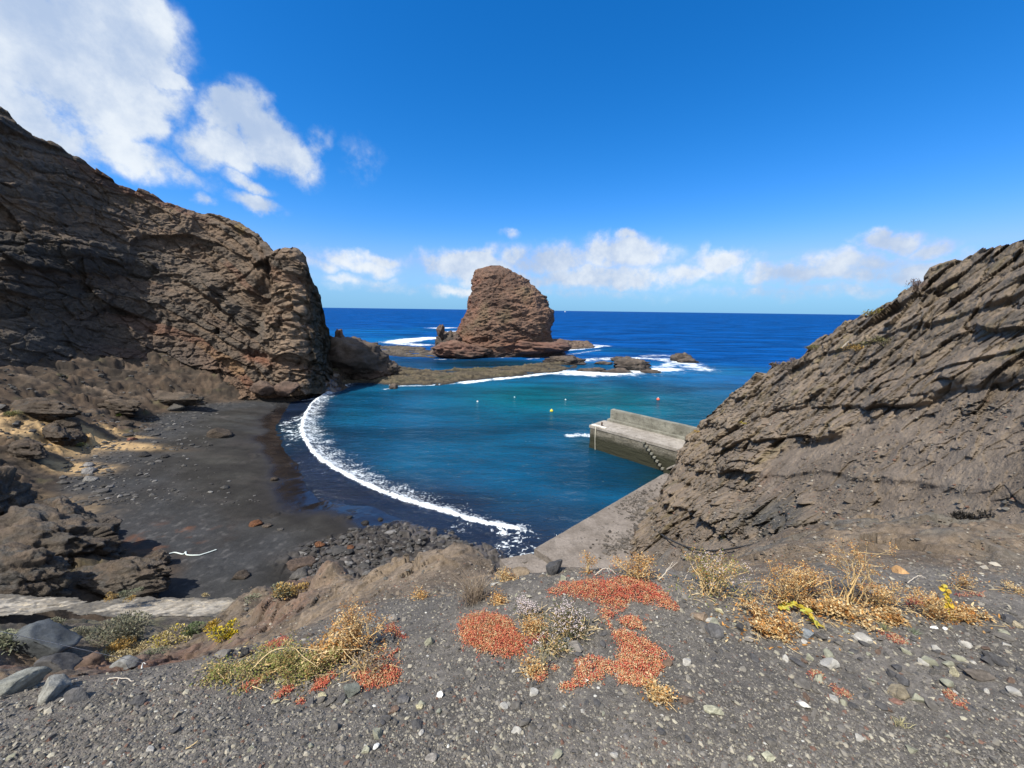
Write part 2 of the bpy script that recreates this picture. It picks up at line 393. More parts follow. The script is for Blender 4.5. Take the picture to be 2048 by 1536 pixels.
streak([(800, 772), (850, 771), (905, 767), (960, 761), (1010, 755), (1060, 750)], .5, .62)
streak([(930, 765), (1010, 756), (1060, 751), (1100, 746), (1150, 742), (1220, 747)], 1.0, .8)
streak([(1110, 744), (1180, 748), (1240, 746), (1290, 741), (1340, 738)], 2.4, .85)
streak([(1230, 750), (1300, 742), (1345, 728)], 2.0, .6)
streak([(1150, 722), (1200, 718), (1270, 716), (1330, 718), (1370, 730)], 2.6, .6)
streak([(1330, 720), (1365, 722), (1400, 738)], 3.0, .62)
streak([(1180, 742), (1260, 752), (1380, 742), (1420, 742)], 3.2, .3)
streak([(870, 719), (940, 717), (1000, 714)], .6, .45)
streak([(1000, 714), (1060, 708), (1110, 702), (1160, 698), (1200, 693)], 1.4, .8)
streak([(1186, 690), (1215, 692)], 1.6, .7)
streak([(720, 696), (705, 693)], 1.2, .6)
streak([(795, 684), (825, 679), (860, 676)], 5.0, .95)
streak([(845, 690), (815, 688), (790, 686)], 3.5, .7)
streak([(880, 656), (915, 654)], 8, .7)
streak([(890, 664), (912, 662)], 3.5, .6)
streak([(780, 764), (786, 777), (770, 778)], .35, .6)
streak([(1060, 718), (1110, 712), (1160, 706), (1200, 700)], 1.0, .5)
streak([(1290, 712), (1330, 710), (1350, 714)], 2.0, .5)
streak([(1142, 871), (1160, 869), (1180, 872)], .55, .75)
streak([(690, 697), (660, 700)], 1.2, .55)
foam[near] = foam_n
cr = np.zeros_like(X); cr[near] = crest_n
dEf = np.full(X.shape, 200.); dEf[near] = dE
Z = cr + .0 * X
amp = np.where(Rr < 330, .05, 0) * sm(0, 6, dEf)
Z = Z + amp * fbm(np.stack([X * .35, Y * .6, 0 * X], -1), 3)
# water colour: dark sand showing through in the shallows, teal over the bay, turquoise round the reefs, deep blue beyond
shallow = np.array([.008, .015, .032]); bay = np.array([.003, .055, .118]); teal = np.array([.0, .080, .112]); deep = np.array([.0005, .052, .205]); turq = np.array([.003, .12, .25])
dk = np.array([.002, .020, .032])
nb = fbm(np.stack([X * .06, Y * .06, 0 * X], -1), 3)
c = mix(shallow, bay, sm(1.5, 11, dEf + nb * 5))
tealm = np.exp(-(((X - 6) / 16) ** 2 + ((Y - 66) / 13) ** 2)) + .55 * np.exp(-(((X - 22) / 12) ** 2 + ((Y - 62) / 14) ** 2))
c = mix(c, teal, np.clip(tealm * 1.15 + nb * .3, 0, 1))
far = sm(84, 135, np.hypot(X - 0, Y) + X * .30 + nb * 16)
c = mix(c, deep, far)
lag = np.exp(-(((X + 2) / 24) ** 2 + ((Y - 108) / 9) ** 2)); c = mix(c, dk, np.clip(lag * 1.2, 0, .9))
tm = np.zeros_like(X)
for (px, py, rx, ry, s) in [(1300, 738, 26, 18, .6), (1430, 742, 24, 10, .6), (1180, 745, 20, 10, .5), (800, 680, 30, 30, .5), (900, 660, 40, 40, .3), (1180, 700, 22, 12, .35), (1060, 760, 26, 7, .3), (720, 665, 40, 50, .25)]:
    q = Pz(px, py, 0); tm = np.maximum(tm, s * np.exp(-(((X - q[0]) / rx) ** 2 + ((Y - q[1]) / ry) ** 2)))
c = mix(c, turq, np.clip(tm * (1 + nb), 0, 1))
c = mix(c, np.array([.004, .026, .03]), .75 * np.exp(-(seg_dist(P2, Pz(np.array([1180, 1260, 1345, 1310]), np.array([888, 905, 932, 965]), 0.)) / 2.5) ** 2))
me = mesh_from('sea', np.stack([X, Y, Z], -1).reshape(-1, 3), grid_faces(na, len(rr)), {'col': c.reshape(-1, 3), 'foam': foam.ravel(), 'deep': sm(60, 160, Rr).ravel()})
mt, nt, b, out = new_mat('sea_water')
at = N(nt, 'ShaderNodeAttribute', attribute_name='col'); af = N(nt, 'ShaderNodeAttribute', attribute_name='foam')
tc = N(nt, 'ShaderNodeTexCoord'); co_ = tc.outputs['Object']
def sc_noise(sx_, sy_, rot, scale, detail, rough=.55):
    mp = N(nt, 'ShaderNodeMapping'); mp.inputs['Scale'].default_value = (sx_, sy_, 1); mp.inputs['Rotation'].default_value = (0, 0, R_(rot)); nt.links.new(co_, mp.inputs['Vector'])
    return noise(nt, mp.outputs[0], scale, detail, rough, .3)
r1 = sc_noise(.35, 1, 12, 1.5, 4); r2 = sc_noise(.5, 1, -14, 5.0, 3); r3 = sc_noise(.3, 1, 6, .16, 5, .6)
ad = N(nt, 'ShaderNodeAttribute', attribute_name='deep')
h = math_(nt, 'ADD', math_(nt, 'ADD', math_(nt, 'MULTIPLY', r1, .42), math_(nt, 'MULTIPLY', r2, .10)), math_(nt, 'MULTIPLY', math_(nt, 'MULTIPLY', r3, ad.outputs['Fac']), 4.5))
bp = N(nt, 'ShaderNodeBump', i_Strength=1.0, i_Distance=1.3); nt.links.new(h, bp.inputs['Height'])
patch = maprange(nt, math_(nt, 'ADD', math_(nt, 'MULTIPLY', r3, .45), math_(nt, 'MULTIPLY', sc_noise(.45, 1, -4, .05, 8, .65), .55)), .40, .60, .62, 1.36)
vm = N(nt, 'ShaderNodeVectorMath', operation='SCALE'); nt.links.new(at.outputs['Color'], vm.inputs[0]); nt.links.new(patch, vm.inputs['Scale'])
df = N(nt, 'ShaderNodeBsdfDiffuse'); nt.links.new(vm.outputs[0], df.inputs[0]); gl = N(nt, 'ShaderNodeBsdfGlossy'); nt.links.new(maprange(nt, ad.outputs['Fac'], 0, 1, .10, .30), gl.inputs['Roughness'])
fr = N(nt, 'ShaderNodeFresnel', i_IOR=1.33); nt.links.new(bp.outputs[0], fr.inputs['Normal']); nt.links.new(bp.outputs[0], gl.inputs['Normal'])
wm = N(nt, 'ShaderNodeMixShader'); nt.links.new(math_(nt, 'MINIMUM', math_(nt, 'MULTIPLY', fr.outputs[0], maprange(nt, ad.outputs['Fac'], 0, 1, .80, .16)), .42), wm.inputs[0]); nt.links.new(df.outputs[0], wm.inputs[1]); nt.links.new(gl.outputs[0], wm.inputs[2])
nt.nodes.remove(b)
fn = noise(nt, co_, 4.2, 9, .74); fn2 = noise(nt, co_, .8, 5, .6)
thr = math_(nt, 'ADD', math_(nt, 'MULTIPLY', fn, .65), math_(nt, 'MULTIPLY', fn2, .35))
k = math_(nt, 'SUBTRACT', af.outputs['Fac'], maprange(nt, thr, .36, .64, .05, .95, False))
# white caps far out
wc = maprange(nt, sc_noise(.35, 1, 3, .22, 8, .7), .735, .78); k = math_(nt, 'MAXIMUM', k, math_(nt, 'SUBTRACT', math_(nt, 'MULTIPLY', math_(nt, 'MULTIPLY', wc, ad.outputs['Fac']), .30), .10))
k = maprange(nt, k, -.06, .42, 0, .93)
fo = N(nt, 'ShaderNodeBsdfDiffuse'); fo.inputs[0].default_value = (.74, .79, .82, 1)
fb = N(nt, 'ShaderNodeBump', i_Strength=.8, i_Distance=.12); nt.links.new(fn, fb.inputs['Height']); nt.links.new(fb.outputs[0], fo.inputs['Normal'])
ms = N(nt, 'ShaderNodeMixShader'); nt.links.new(k, ms.inputs[0]); nt.links.new(wm.outputs[0], ms.inputs[1]); nt.links.new(fo.outputs[0], ms.inputs[2]); nt.links.new(ms.outputs[0], out.inputs[0])
link('sea', me, mt, kind='structure')
# ------------------------------------------------------------------ colours (albedo)
BASALT = np.array([.084, .066, .051]); BROWN = np.array([.152, .106, .073]); DUST = np.array([.215, .158, .112]); RED = np.array([.155, .072, .044])
OLIVE = np.array([.085, .075, .038]); GREY = np.array([.085, .078, .070]); SAND = np.array([.022, .0205, .0185]); OCHRE = np.array([.30, .205, .105])

def layers(P, n, thick, seed, warp=.8, wf=.12):
    """bedded rock: returns ledge profile, hardness and id of the bed each point lies in"""
    n = np.asarray(n, float) / np.linalg.norm(n)
    h = (P @ n) / thick + fbm(P * wf, 4, off=seed) * warp + fbm(P * wf * 6, 3, off=seed + 3) * .16
    h = h + .45 * perlin(np.stack([h * .63 + seed, 0 * h, 0 * h], -1))
    k = np.floor(h).astype(int); f = h - k
    H = np.random.default_rng(int(seed * 10) + 1).random(512)[(k + 200) % 512]
    prof = sm(0, .10, f) * (1 - .75 * sm(.45, 1.0, f))
    return prof, H, k, f

# ------------------------------------------------------------------ beach with talus at its back
BACK = line_z([(700, 764), (640, 772), (520, 788), (420, 800), (330, 822), (262, 862), (175, 905), (140, 955), (185, 1010), (250, 1050), (330, 1085), (365, 1110), (330, 1150), (300, 1190)], 1.9)
BACK = np.r_[[[-34, 95, 0]], BACK, [[-14, 8, 0]]]
def beach_z(X, Y, rough=True):
    P = np.stack([X, Y], -1); P3 = np.stack([X, Y, 0 * X], -1)
    d = -seg_dist(P, EDGE, True) * sg
    d = d + fbm(P3 * .16, 3) * .8
    z = np.where(d > 0, 2.05 * (1 - np.exp(-np.maximum(d, 0) * .085)), .09 * d)
    b = seg_dist(P, BACK, True) * BSG
    b = b + fbm(P3 * .13, 4) * 3.0
    tal = np.maximum(b, 0)
    z = z + tal * .36 * (1 - np.exp(-tal / 3)) 
    if rough:
        t = sm(0, 3, b)
        fa, fc = facet(P3, .55, 3.); fb_, fc2 = facet(P3, 1.6, 9.)
        z = z + t * (.8 * fbm(P3 * .28, 5, ridged=True) * sm(0, 6, b) + .5 * fa * sm(0, 3, b) * sm(-.2, .2, fbm(P3 * .2 + 5, 3)) + .16 * fb_ + .12 * fbm(P3 * 1.3, 4)) + .03 * fbm(P3 * .8, 3)
        # broken lava bedrock at the near water's edge
        cb = COBBLE(P3)
        d1, d2, ci = cell(P3 * 1.7 + fbm(P3, 3)[..., None] * .5)
        z = z + cb * (.34 * sm(.0, .25, d2 - d1) * (PERM[ci & 255] / 255) + .10 * fbm(P3 * 4, 3))
    return z, d, b
BSG = 1
_q = seg_dist(np.array([[-50., 30.]]), BACK, True)[0]; BSG = 1 if _q > 0 else -1
CBP = Pz(np.array([790, 690, 880, 930]), np.array([1105, 1120, 1130, 1110]), .5)
def COBBLE(P3):
    m = 0
    for q, r in zip(CBP, (5.6, 4.0, 4.2, 3.0)):
        m = np.maximum(m, 1 - np.hypot(P3[..., 0] - q[0], (P3[..., 1] - q[1]) * 1.25) / r)
    return sm(.0, .35, m + .3 * fbm(P3 * .45, 4))
ang = np.radians(np.linspace(-66, 12, 620)); rr = np.geomspace(11.5, 90, 620)
A, Rr = np.meshgrid(ang, rr, indexing='ij'); X = np.sin(A) * Rr; Y = np.cos(A) * Rr
Z, d, b = beach_z(X, Y); Z = np.where((X > -34) & (Y > 73), np.minimum(Z, -.8), Z); P3 = np.stack([X, Y, Z], -1)
n1 = fbm(P3 * [.25, .25, .25], 5); n2 = fbm(P3 * [.12, .5, .3] + 40, 4); n3 = fbm(P3 * 2.2, 3)
c = mix(SAND, np.array([.034, .032, .028]), sm(-.15, .45, n1 + .4 * n2))
c = mix(c, np.array([.040, .034, .030]), .6 * sm(.1, .5, n2))
c = mix(c, np.array([.044, .048, .050]), .6 * np.exp(-(((X + 31) / 6) ** 2 + ((Y - 48) / 7) ** 2)) * sm(-.2, .3, n2))
c = c * (1 - .30 * sm(24, 17, Y) * sm(.3, -.2, n1))[..., None]; wet = sm(5.0, .4, d + n1 * 2.2)
c = mix(c, np.array([.0115, .0095, .0095]), wet)
cbl = COBBLE(P3); c = mix(c, mix(np.array([.030, .027, .025]), np.array([.072, .064, .060]), sm(-.3, .4, n3 + n1)), cbl * .9)
grav = sm(-6.5, -1, b + n1 * 4) * sm(12, 20, Y) * sm(3.0, 0, b)
c = mix(c, mix(np.array([.032, .033, .035]), np.array([.085, .082, .08]), sm(.1, .6, n3)), grav * .8)
rq = Pz(322., 1056., 1.9); rust = np.exp(-(((X - rq[0]) / 1.9) ** 2 + ((Y - rq[1]) / 1.7) ** 2)) * sm(.0, .4, fbm(P3 * .9 + 8, 4)); c = mix(c, np.array([.13, .05, .02]), np.clip(rust * 1.1, 0, .42))
tl = sm(-.5, 1.5, b); soil = mix(BASALT * .5, BROWN * .52, sm(-.3, .3, n1 + .5 * n3)); soil = mix(soil, DUST * .6, sm(.2, .55, n2)); soil = mix(soil, OLIVE, .6 * sm(.2, .5, fbm(P3 * .5 + 30, 4)))
soil = soil * np.array([.74, .76, .78]) * (1 + .35 * fbm(P3 * [.3, .8, 1.5], 5, ridged=True)[..., None]); c = mix(c, np.clip(soil, .012, 1), tl)
for (px, py, zz, rx, ry, I) in [(40, 848, 4.3, 5.2, 2.0, 1), (190, 862, 2.9, 6.0, 1.1, 1.15), (150, 913, 2.6, 2.8, 1.3, .95), (40, 940, 4.6, 4, 2.4, .4), (240, 862, 2, 3, .5, .7)]:
    q = Pz(px, py, zz); e = np.exp(-(((X - q[0]) / rx) ** 2 + ((Y - q[1]) / ry) ** 2) ** 1.6); c = mix(c, OCHRE * (1 + .25 * n3[..., None]), np.clip(I * e * 1.5 * sm(-.5, .05, n1 + .35 * n3), 0, .92))
me = mesh_from('beach', P3.reshape(-1, 3), grid_faces(len(ang), len(rr)), {'col': c.reshape(-1, 3), 'wet': (wet * (1 - .4 * cbl)).ravel()})
mt = rock_mat('black_sand', (1.2, 9.), .35, .55, .06, .95)
nt = mt.node_tree; b_ = [n for n in nt.nodes if n.type == 'BSDF_PRINCIPLED'][0]; aw = N(nt, 'ShaderNodeAttribute', attribute_name='wet')
nt.links.new(maprange(nt, aw.outputs['Fac'], .35, 1, .95, .10), b_.inputs['Roughness']); nt.links.new(maprange(nt, aw.outputs['Fac'], .2, 1, .15, .5), b_.inputs['Specular IOR Level'])
bpn = [n for n in nt.nodes if n.type == 'BUMP'][0]; nt.links.new(maprange(nt, aw.outputs['Fac'], .3, .9, .55, .06), bpn.inputs['Strength'])
link('beach', me, mt, kind='structure')

# ------------------------------------------------------------------ rock faces built as sheets of bedded rock
def rock_sheet(name, colf, rowf, depthf, nu, nv, pxr, disp, skirt, mat, out_dir=None, **props):
    """columns of photo directions give the sheet its real position (distance from depthf); disp bends it along its own normals"""
    u = np.linspace(pxr[0], pxr[1], nu); v = np.linspace(0, 1, nv)
    lo = np.interp(u, *zip(*rowf)); hi = np.interp(u, *zip(*colf))
    PX = np.repeat(u[:, None], nv, 1); PY = lo[:, None] + (hi - lo)[:, None] * v[None]
    D = depthf(PX, PY, v[None] + 0 * PX)
    P = Pd(PX, PY, D)
    # skirts: the ground keeps going behind the skyline and under the foot
    e = P[:, -1:]; aw_ = (e - CAM); aw_ = aw_ * [1, 1, 0]; aw_ /= np.linalg.norm(aw_, axis=-1)[..., None]
    back = [e + aw_ * a + np.array([0, 0, -bz]) for a, bz in skirt]
    P = np.concatenate([P] + back, 1)
    vv = np.concatenate([v, 1 + .02 * np.arange(1, len(back) + 1)])
    n = grid_normals(P); w = (CAM - P); s_ = np.sign((n * w).sum(-1).mean()); n = n * s_
    if out_dir is not None: n = n * .35 + np.array(out_dir); n /= np.linalg.norm(n, axis=-1)[..., None]
    off, col = disp(P, n, np.repeat(u[:, None], len(vv), 1), np.repeat(vv[None], nu, 0), np.concatenate([PY] + [PY[:, -1:]] * len(back), 1))
    Q = P + off
    me = mesh_from(name, Q.reshape(-1, 3), grid_faces(nu, len(vv)) if s_ > 0 else grid_faces(nu, len(vv))[:, ::-1], {'col': col.reshape(-1, 3)})
    return link(name, me, mat, **props), Q

MAT_CLIFF = rock_mat('cliff_rock', (1.6, 7.5), .50, 1., .22, .93)
MAT_HILL = rock_mat('hill_rock', (2.2, 11.), .36, .8, .08, .93)

def up_of(P, k=1):
    n = grid_normals(P); n = n * np.sign(n[..., 2].mean()); return n
CL_SKY = [(-400, 20), (-200, 110), (-60, 185), (0, 220), (20, 232), (40, 262), (75, 285), (110, 297), (160, 318), (200, 345), (240, 372), (280, 383), (300, 388), (330, 408), (370, 420), (420, 428), (460, 442), (500, 464), (525, 480), (545, 505), (562, 506), (572, 501), (590, 505), (606, 520), (612, 545), (620, 562), (634, 585), (638, 612), (646, 640), (650, 672), (655, 700), (664, 750), (668, 766)]
CL_FOOT = [(-400, 900), (0, 845), (100, 845), (200, 835), (300, 825), (400, 812), (500, 800), (580, 792), (640, 785), (668, 778)]
CT = np.array([(-400, 900, 34), (0, 845, 40), (150, 835, 46), (300, 815, 53), (400, 800, 57), (500, 790, 59.5), (580, 785, 62), (640, 778, 66), (668, 772, 73),
               (-400, 20, 52), (0, 220, 62), (150, 315, 69), (300, 388, 77), (460, 442, 82), (540, 500, 76), (575, 503, 70.5), (606, 520, 71.5), (620, 562, 74), (640, 620, 77), (655, 700, 78),
               (300, 600, 65), (0, 530, 52), (150, 560, 58), (450, 620, 69), (500, 700, 65), (520, 560, 72.5), (560, 620, 68.0), (610, 620, 67.5), (615, 700, 66), (-200, 500, 45), (200, 720, 54), (400, 720, 61.5), (630, 680, 69.5), (540, 680, 66.5)], float)
ctps = TPS(CT[:, :2] / 500, CT[:, 2], 1e-3)
def cdepth(PX, PY, V): return ctps(np.stack([PX, PY], -1) / 500)
def cdisp(P, n, U, V, PY):
    dip = np.array([.54, -.16, 1.0])
    fa, ca = facet(P, .16, 2.); fb_, cb = facet(P, .45, 5.); fd, cd = facet(P, 1.1, 8.)
    p1, H1, k1, f1 = layers(P, dip, 2.7, 1.3, 1.3, .06)
    p2, H2, k2, f2 = layers(P, dip, 1.05, 4.1, .9, .10)
    big = fbm(P * .045 + 3, 4); cr = fbm(P * .35, 5, ridged=True); sml = fbm(P * 1.1, 5, ridged=True); mac = fbm(P * .13, 4, ridged=True)
    dike = sm(538, 552, U + 14 * fbm(P * .3, 2)) * sm(655, 640, U)
    rec = np.exp(-((U - 522) / 20) ** 2) * sm(545, 580, PY) * sm(690, 640, PY)
    hard = H1 * .6 + H2 * .4
    slab = sm(-.28, .22, fbm(P * .075 + 41, 3))
    a = 2.3 * p1 * (H1 > .32) * (.3 + H1) * (.35 + .65 * slab) + .85 * p2 * H2 * (.12 + .88 * slab) + 3.0 * big + 1.6 * facet(P, .085, 12.)[0] + .5 * cr + .25 * sml + 1.0 * mac + .85 * fa + .34 * fb_ + .14 * fd - .18 * (1 - cb)
    # blocky columns in the dyke
    d1, d2, ci = cell(P * np.array([.30, .30, .75]) + fbm(P * .3, 2)[..., None] * .35)
    bl = sm(.02, .3, d2 - d1) * (.4 + PERM[ci & 255] / 255 * .9)
    a = np.where(dike > 0, a * (1 - .8 * dike) + dike * (1.0 + .6 * bl + .5 * fb_ + .8 * fa + .3 * fd + .25 * sml + .6 * sm(.2, .5, fbm(P * np.array([.1, .1, .28]), 3))), a)
    a = a - 4.2 * rec + 1.1 * dike * sm(760, 690, PY)
    jag = sm(.94, 1.0, V)
    a = a * (1 - .55 * jag) + jag * .9 * fbm(P * .5, 4)
    bed = np.clip(p1 * (H1 > .32) * (.4 + .8 * H1) + .35 * (p2 * H2 - .3), 0, 1)
    col = mix(BROWN * .92, BASALT * .62, np.clip(bed * 1.25 + .5 * fbm(P * .14 + 11, 4) + .12, 0, 1))
    col = mix(col, mix(BASALT * .8, GREY * .75, H2), .7 * sm(.2, .7, H2 * p2 + .3 * sml))
    nn = grid_normals(P + n * a[..., None]); nz = np.abs(nn[..., 2])
    col = mix(col, DUST * .80, .55 * sm(.45, .8, nz + .15 * sml) * sm(-.5, .2, fbm(P * .1 + 60, 3)))
    top = sm(.72, .98, V) * (U < 545) * sm(.3, .0, np.abs(U - 380) / 900)
    col = mix(col, DUST * .85, .5 * top * sm(-.1, .4, fbm(P * .2 + 5, 4)))
    rng_k = np.random.default_rng(44).random(512)[(k2 + 200) % 512]; rbk = sm(.70, .86, rng_k) * (1 - .6 * bed) * sm(-.3, .3, fbm(P * .09 + 77, 3)); col = mix(col, RED * .95, .7 * rbk); och = sm(.88, .93, rng_k) * sm(0, .3, fbm(P * .12 + 97, 3)); col = mix(col, np.array([.20, .13, .07]), .6 * och)
    rb = sm(.25, .6, fbm(P * np.array([.05, .05, .16]) + 21, 4)) * sm(250, 450, U) * sm(560, 680, PY)
    col = mix(col, RED, .65 * np.clip(rb, 0, 1)); 
    sl = PY - (700 + (U - 480) * .21); band = np.exp(-((sl - 8 - 6 * sml) / 9) ** 2) * sm(480, 505, U) * sm(640, 600, U); col = mix(col, RED * 1.15, .8 * band)
    a = a - 1.4 * np.exp(-((sl - 4) / 7) ** 2) * sm(480, 505, U) * sm(645, 610, U)
    col = mix(col, DUST * np.array([1.0, .98, .95]) * .95, .7 * dike * sm(628, 600, U) * sm(-.4, .3, fbm(P * .2 + 70, 4)))
    col = mix(col, np.array([.045, .043, .034]), .92 * sm(606, 624, U + 5 * sml) * sm(530, 560, PY) * (1 - .25 * bl))  # shade on the dyke's right face, painted into its colour
    col = mix(col, np.array([.20, .14, .05]), .5 * sm(.35, .55, fbm(P * .25 + 90, 4)) * sm(.75, .9, V))
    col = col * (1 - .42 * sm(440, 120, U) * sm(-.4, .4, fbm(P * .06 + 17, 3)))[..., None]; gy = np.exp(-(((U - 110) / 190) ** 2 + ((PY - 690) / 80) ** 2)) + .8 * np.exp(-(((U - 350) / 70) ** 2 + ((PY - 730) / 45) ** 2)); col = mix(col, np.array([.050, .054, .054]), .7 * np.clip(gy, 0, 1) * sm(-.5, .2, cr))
    return n * a[..., None], col
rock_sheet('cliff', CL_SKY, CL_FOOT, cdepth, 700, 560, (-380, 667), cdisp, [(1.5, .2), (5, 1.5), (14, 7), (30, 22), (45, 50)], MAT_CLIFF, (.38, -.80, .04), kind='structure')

# right hillside: plane through quay, path foot and skyline
HA, HB, HC = np.array([8.05, 21.0, 2.5]), np.array([12.1, 28.2, 2.5]), np.array([6.0, 4.5, 12.0])
HN = np.cross(HB - HA, HC - HA); HN /= np.linalg.norm(HN); HN *= np.sign(HN[2])
HL_SKY = [(1205, 1118), (1240, 1100), (1268, 1070), (1288, 1040), (1312, 1000), (1340, 960), (1358, 925), (1372, 890), (1392, 866), (1420, 830), (1470, 785), (1520, 752), (1545, 728), (1590, 722), (1615, 710), (1622, 685), (1660, 668), (1700, 640), (1740, 628), (1780, 605), (1820, 583), (1860, 560), (1868, 540), (1920, 522), (1965, 497), (2010, 490), (2048, 472), (2200, 420), (2500, 330)]
HL_FOOT = [(1205, 1119), (1300, 1160), (1400, 1180), (1600, 1190), (1800, 1190), (2048, 1200), (2500, 1260)]
def hdepth(PX, PY, V):
    r = rays(PX, PY); t = ((HA - CAM) @ HN) / (r @ HN)
    q = Pd(PX, PY, np.clip(t, 1.5, 60))
    return np.clip(t, 1.5, 60)
HROUGH = [(1230, 1110), (1400, 1090), (1520, 1080), (1640, 1040), (1610, 990), (1500, 985), (1560, 900), (1650, 880), (1800, 820), (1880, 790), (2060, 740), (2600, 560), (2600, 200), (1800, 500), (1360, 800), (1200, 1080)]
def hdisp(P, n, U, V, PY):
    rough = np.zeros(U.shape); 
    jx, jy = U + 40 * fbm(P * .5, 4), PY + 30 * fbm(P * .5 + 40, 4)
    edge = seg_dist(np.stack([jx, jy], -1), HROUGH + HROUGH[:1]); ins = inside(jx, jy, HROUGH)
    rough = sm(-14, 16, np.where(ins, edge, -edge))
    # beds run parallel to the skyline
    sc_ = np.clip(np.linalg.norm(P - CAM, axis=-1) / 24, .25, 1.6)
    s_dir = np.array([.60, -.52, -.10]); 
    L1 = Pd(1480., 790., hdepth(np.array(1480.), np.array(790.), 0)); L2 = Pd(1960., 590., hdepth(np.array(1960.), np.array(590.), 0))
    al = (L2 - L1) / np.linalg.norm(L2 - L1); bn = np.cross(HN, al); bn = bn * np.sign(bn[2]); bn = bn + .25 * HN
    fa, ca = facet(P, .45, 2.); fb_, cb = facet(P, 1.2, 5.); fd, cd = facet(P, 3.2, 8.)
    p1, H1, k1, f1 = layers(P, bn, 1.45, 2.2, 1.1, .11)
    p2, H2, k2, f2 = layers(P, bn, .72, 7.7, .8, .16)
    cr = fbm(P * .7, 5, ridged=True); sml = fbm(P * 2.2, 5, ridged=True); fine = fbm(P * 6, 4)
    d1, d2, ci = cell(P * 1.15 + fbm(P * .8, 3)[..., None] * .6); bl = sm(.0, .3, d2 - d1)
    slab = sm(-.25, .2, fbm(P * .17 + 41, 3))
    aR = .80 * p1 * (H1 > .30) * (.4 + H1) * (.5 + .5 * slab) + .34 * p2 * (.3 + H2) * (.1 + .9 * slab) + .5 * facet(P, .22, 12.)[0] + .25 * cr + .14 * sml + .5 * fbm(P * .22, 3) + .38 * fa + .26 * fb_ + .12 * fd - .12 * (1 - cb) - .2
    sm1, H3, k3, f3 = layers(P, bn, 1.1, 9.7, 1.5, .12)
    lump = sm(.15, .5, fbm(P * .35 + 55, 3))
    aS = .35 * fbm(P * .3, 3) + .06 * fbm(P * 1.3, 4, ridged=True) + (.05 + .14 * lump) * fb_ + (.03 + .05 * lump) * fd + .05 * sml + .025 * fine + .16 * sm1 * (H3 > .6)
    a = aS + (aR * .70 - aS) * rough
    jag = sm(.90, 1.0, V); a = a * (1 - .4 * jag) + jag * (.25 * fbm(P * 1.6, 4) + .5 * fa + .25 * fb_)
    nearf = sm(2.5, 9, np.linalg.norm(P - CAM, axis=-1)); a = a * (.12 + .88 * nearf)
    col = mix(np.array([.150, .120, .086]), np.array([.225, .178, .126]), sm(-.3, .3, fbm(P * .35 + 11, 4) + .6 * (H1 - .5)))
    col = mix(col, np.array([.085, .070, .055]), .5 * sm(.1, .6, sml + .3 * cr))
    nn = grid_normals(P + n * a[..., None]); nz = np.abs(nn[..., 2])
    col = mix(col, np.array([.165, .125, .092]), .6 * sm(.5, .85, nz + .1 * fine))
    col = mix(col, np.array([.125, .100, .045]), .6 * sm(.2, .5, fbm(P * .9 + 50, 4)) * rough)
    dirt = mix(np.array([.136, .107, .079]), np.array([.182, .145, .109]), sm(-.35, .35, fbm(P * .5 + 3, 4)))
    dirt = mix(dirt, np.array([.100, .094, .082]), .7 * sm(.0, .4, fbm(P * np.array([.25, .5, .8]) + 33, 4)) * sm(860, 960, PY))
    dirt = mix(dirt, np.array([.14, .085, .058]), .5 * sm(.15, .5, fbm(P * .3 + 71, 3)))
    col = mix(dirt, col, rough)
    gb = np.exp(-(((U - 1560) / 75) ** 2 + ((PY - 1035) / 38) ** 2) ** 2); a2 = .5 * gb; col = mix(col, np.array([.072, .070, .062]), .8 * gb)
    a = a + a2
    return n * a[..., None], col
_o, HQ = rock_sheet('hillside', HL_SKY, HL_FOOT, hdepth, 760, 520, (1206, 2450), hdisp, [(.5, .1), (2, .8), (5, 4), (9, 12), (14, 26)], MAT_HILL, (-.60, -.74, -.02), kind='structure')
# ------------------------------------------------------------------ sea stack
MAT_STACK = rock_mat('stack_rock', (.6, 2.6), .38, .9, .35, .93)
MAT_REEF = rock_mat('reef_rock', (.9, 4.), .45, .9, .12, .8)
ST = np.array([(532, 981, 991), (534, 972, 1000), (538, 964, 1011), (542, 957, 1022), (548, 952, 1034), (557, 948, 1047), (568, 946, 1060), (580, 945, 1072), (595, 943, 1087), (610, 939, 1096), (625, 935, 1103), (640, 929, 1104), (655, 922, 1100), (668, 914, 1100), (680, 904, 1108), (692, 888, 1118), (705, 878, 1126), (716, 872, 1130)], float)
nv_, nu_ = 330, 420; DST = 138.0
py = np.linspace(532, 716, nv_); pl = np.interp(py, ST[:, 0], ST[:, 1]); pr = np.interp(py, ST[:, 0], ST[:, 2])
L = Pd(pl, py, DST); Rt = Pd(pr, py, DST); mid = (L + Rt) / 2; hw = (Rt - L)[:, 0] / 2
th = np.arange(nu_) / nu_ * 2 * np.pi
ct, st = np.cos(th), np.sin(th); e = .78
cx_ = np.sign(ct) * np.abs(ct) ** e; cy_ = np.sign(st) * np.abs(st) ** e
dep = np.minimum(hw * .95, 15)
P = np.stack([mid[None, :, 0] + cx_[:, None] * hw[None], mid[None, :, 1] + cy_[:, None] * dep[None], np.repeat(mid[None, :, 2], nu_, 0)], -1)
n = grid_normals(np.concatenate([P[-2:], P, P[:2]], 0))[2:-2]; cc = P.mean(axis=0, keepdims=True); s_ = np.sign((n * (P - cc)).sum(-1).mean()); n = n * s_
dip = np.array([-.42, .25, 1.]); p1, H1, k1, f1 = layers(P, dip, 2.3, 3.1, 1.4, .06); p2, H2, k2, f2 = layers(P, dip, .9, 5.2, 1.2, .1)
face = sm(.5, .75, -cx_)[:, None] * np.ones(nv_)[None]
cr = fbm(P * .22, 5, ridged=True); sml = fbm(P * .8, 5, ridged=True); flow = fbm(P * np.array([.12, .12, .3]), 4, ridged=True)
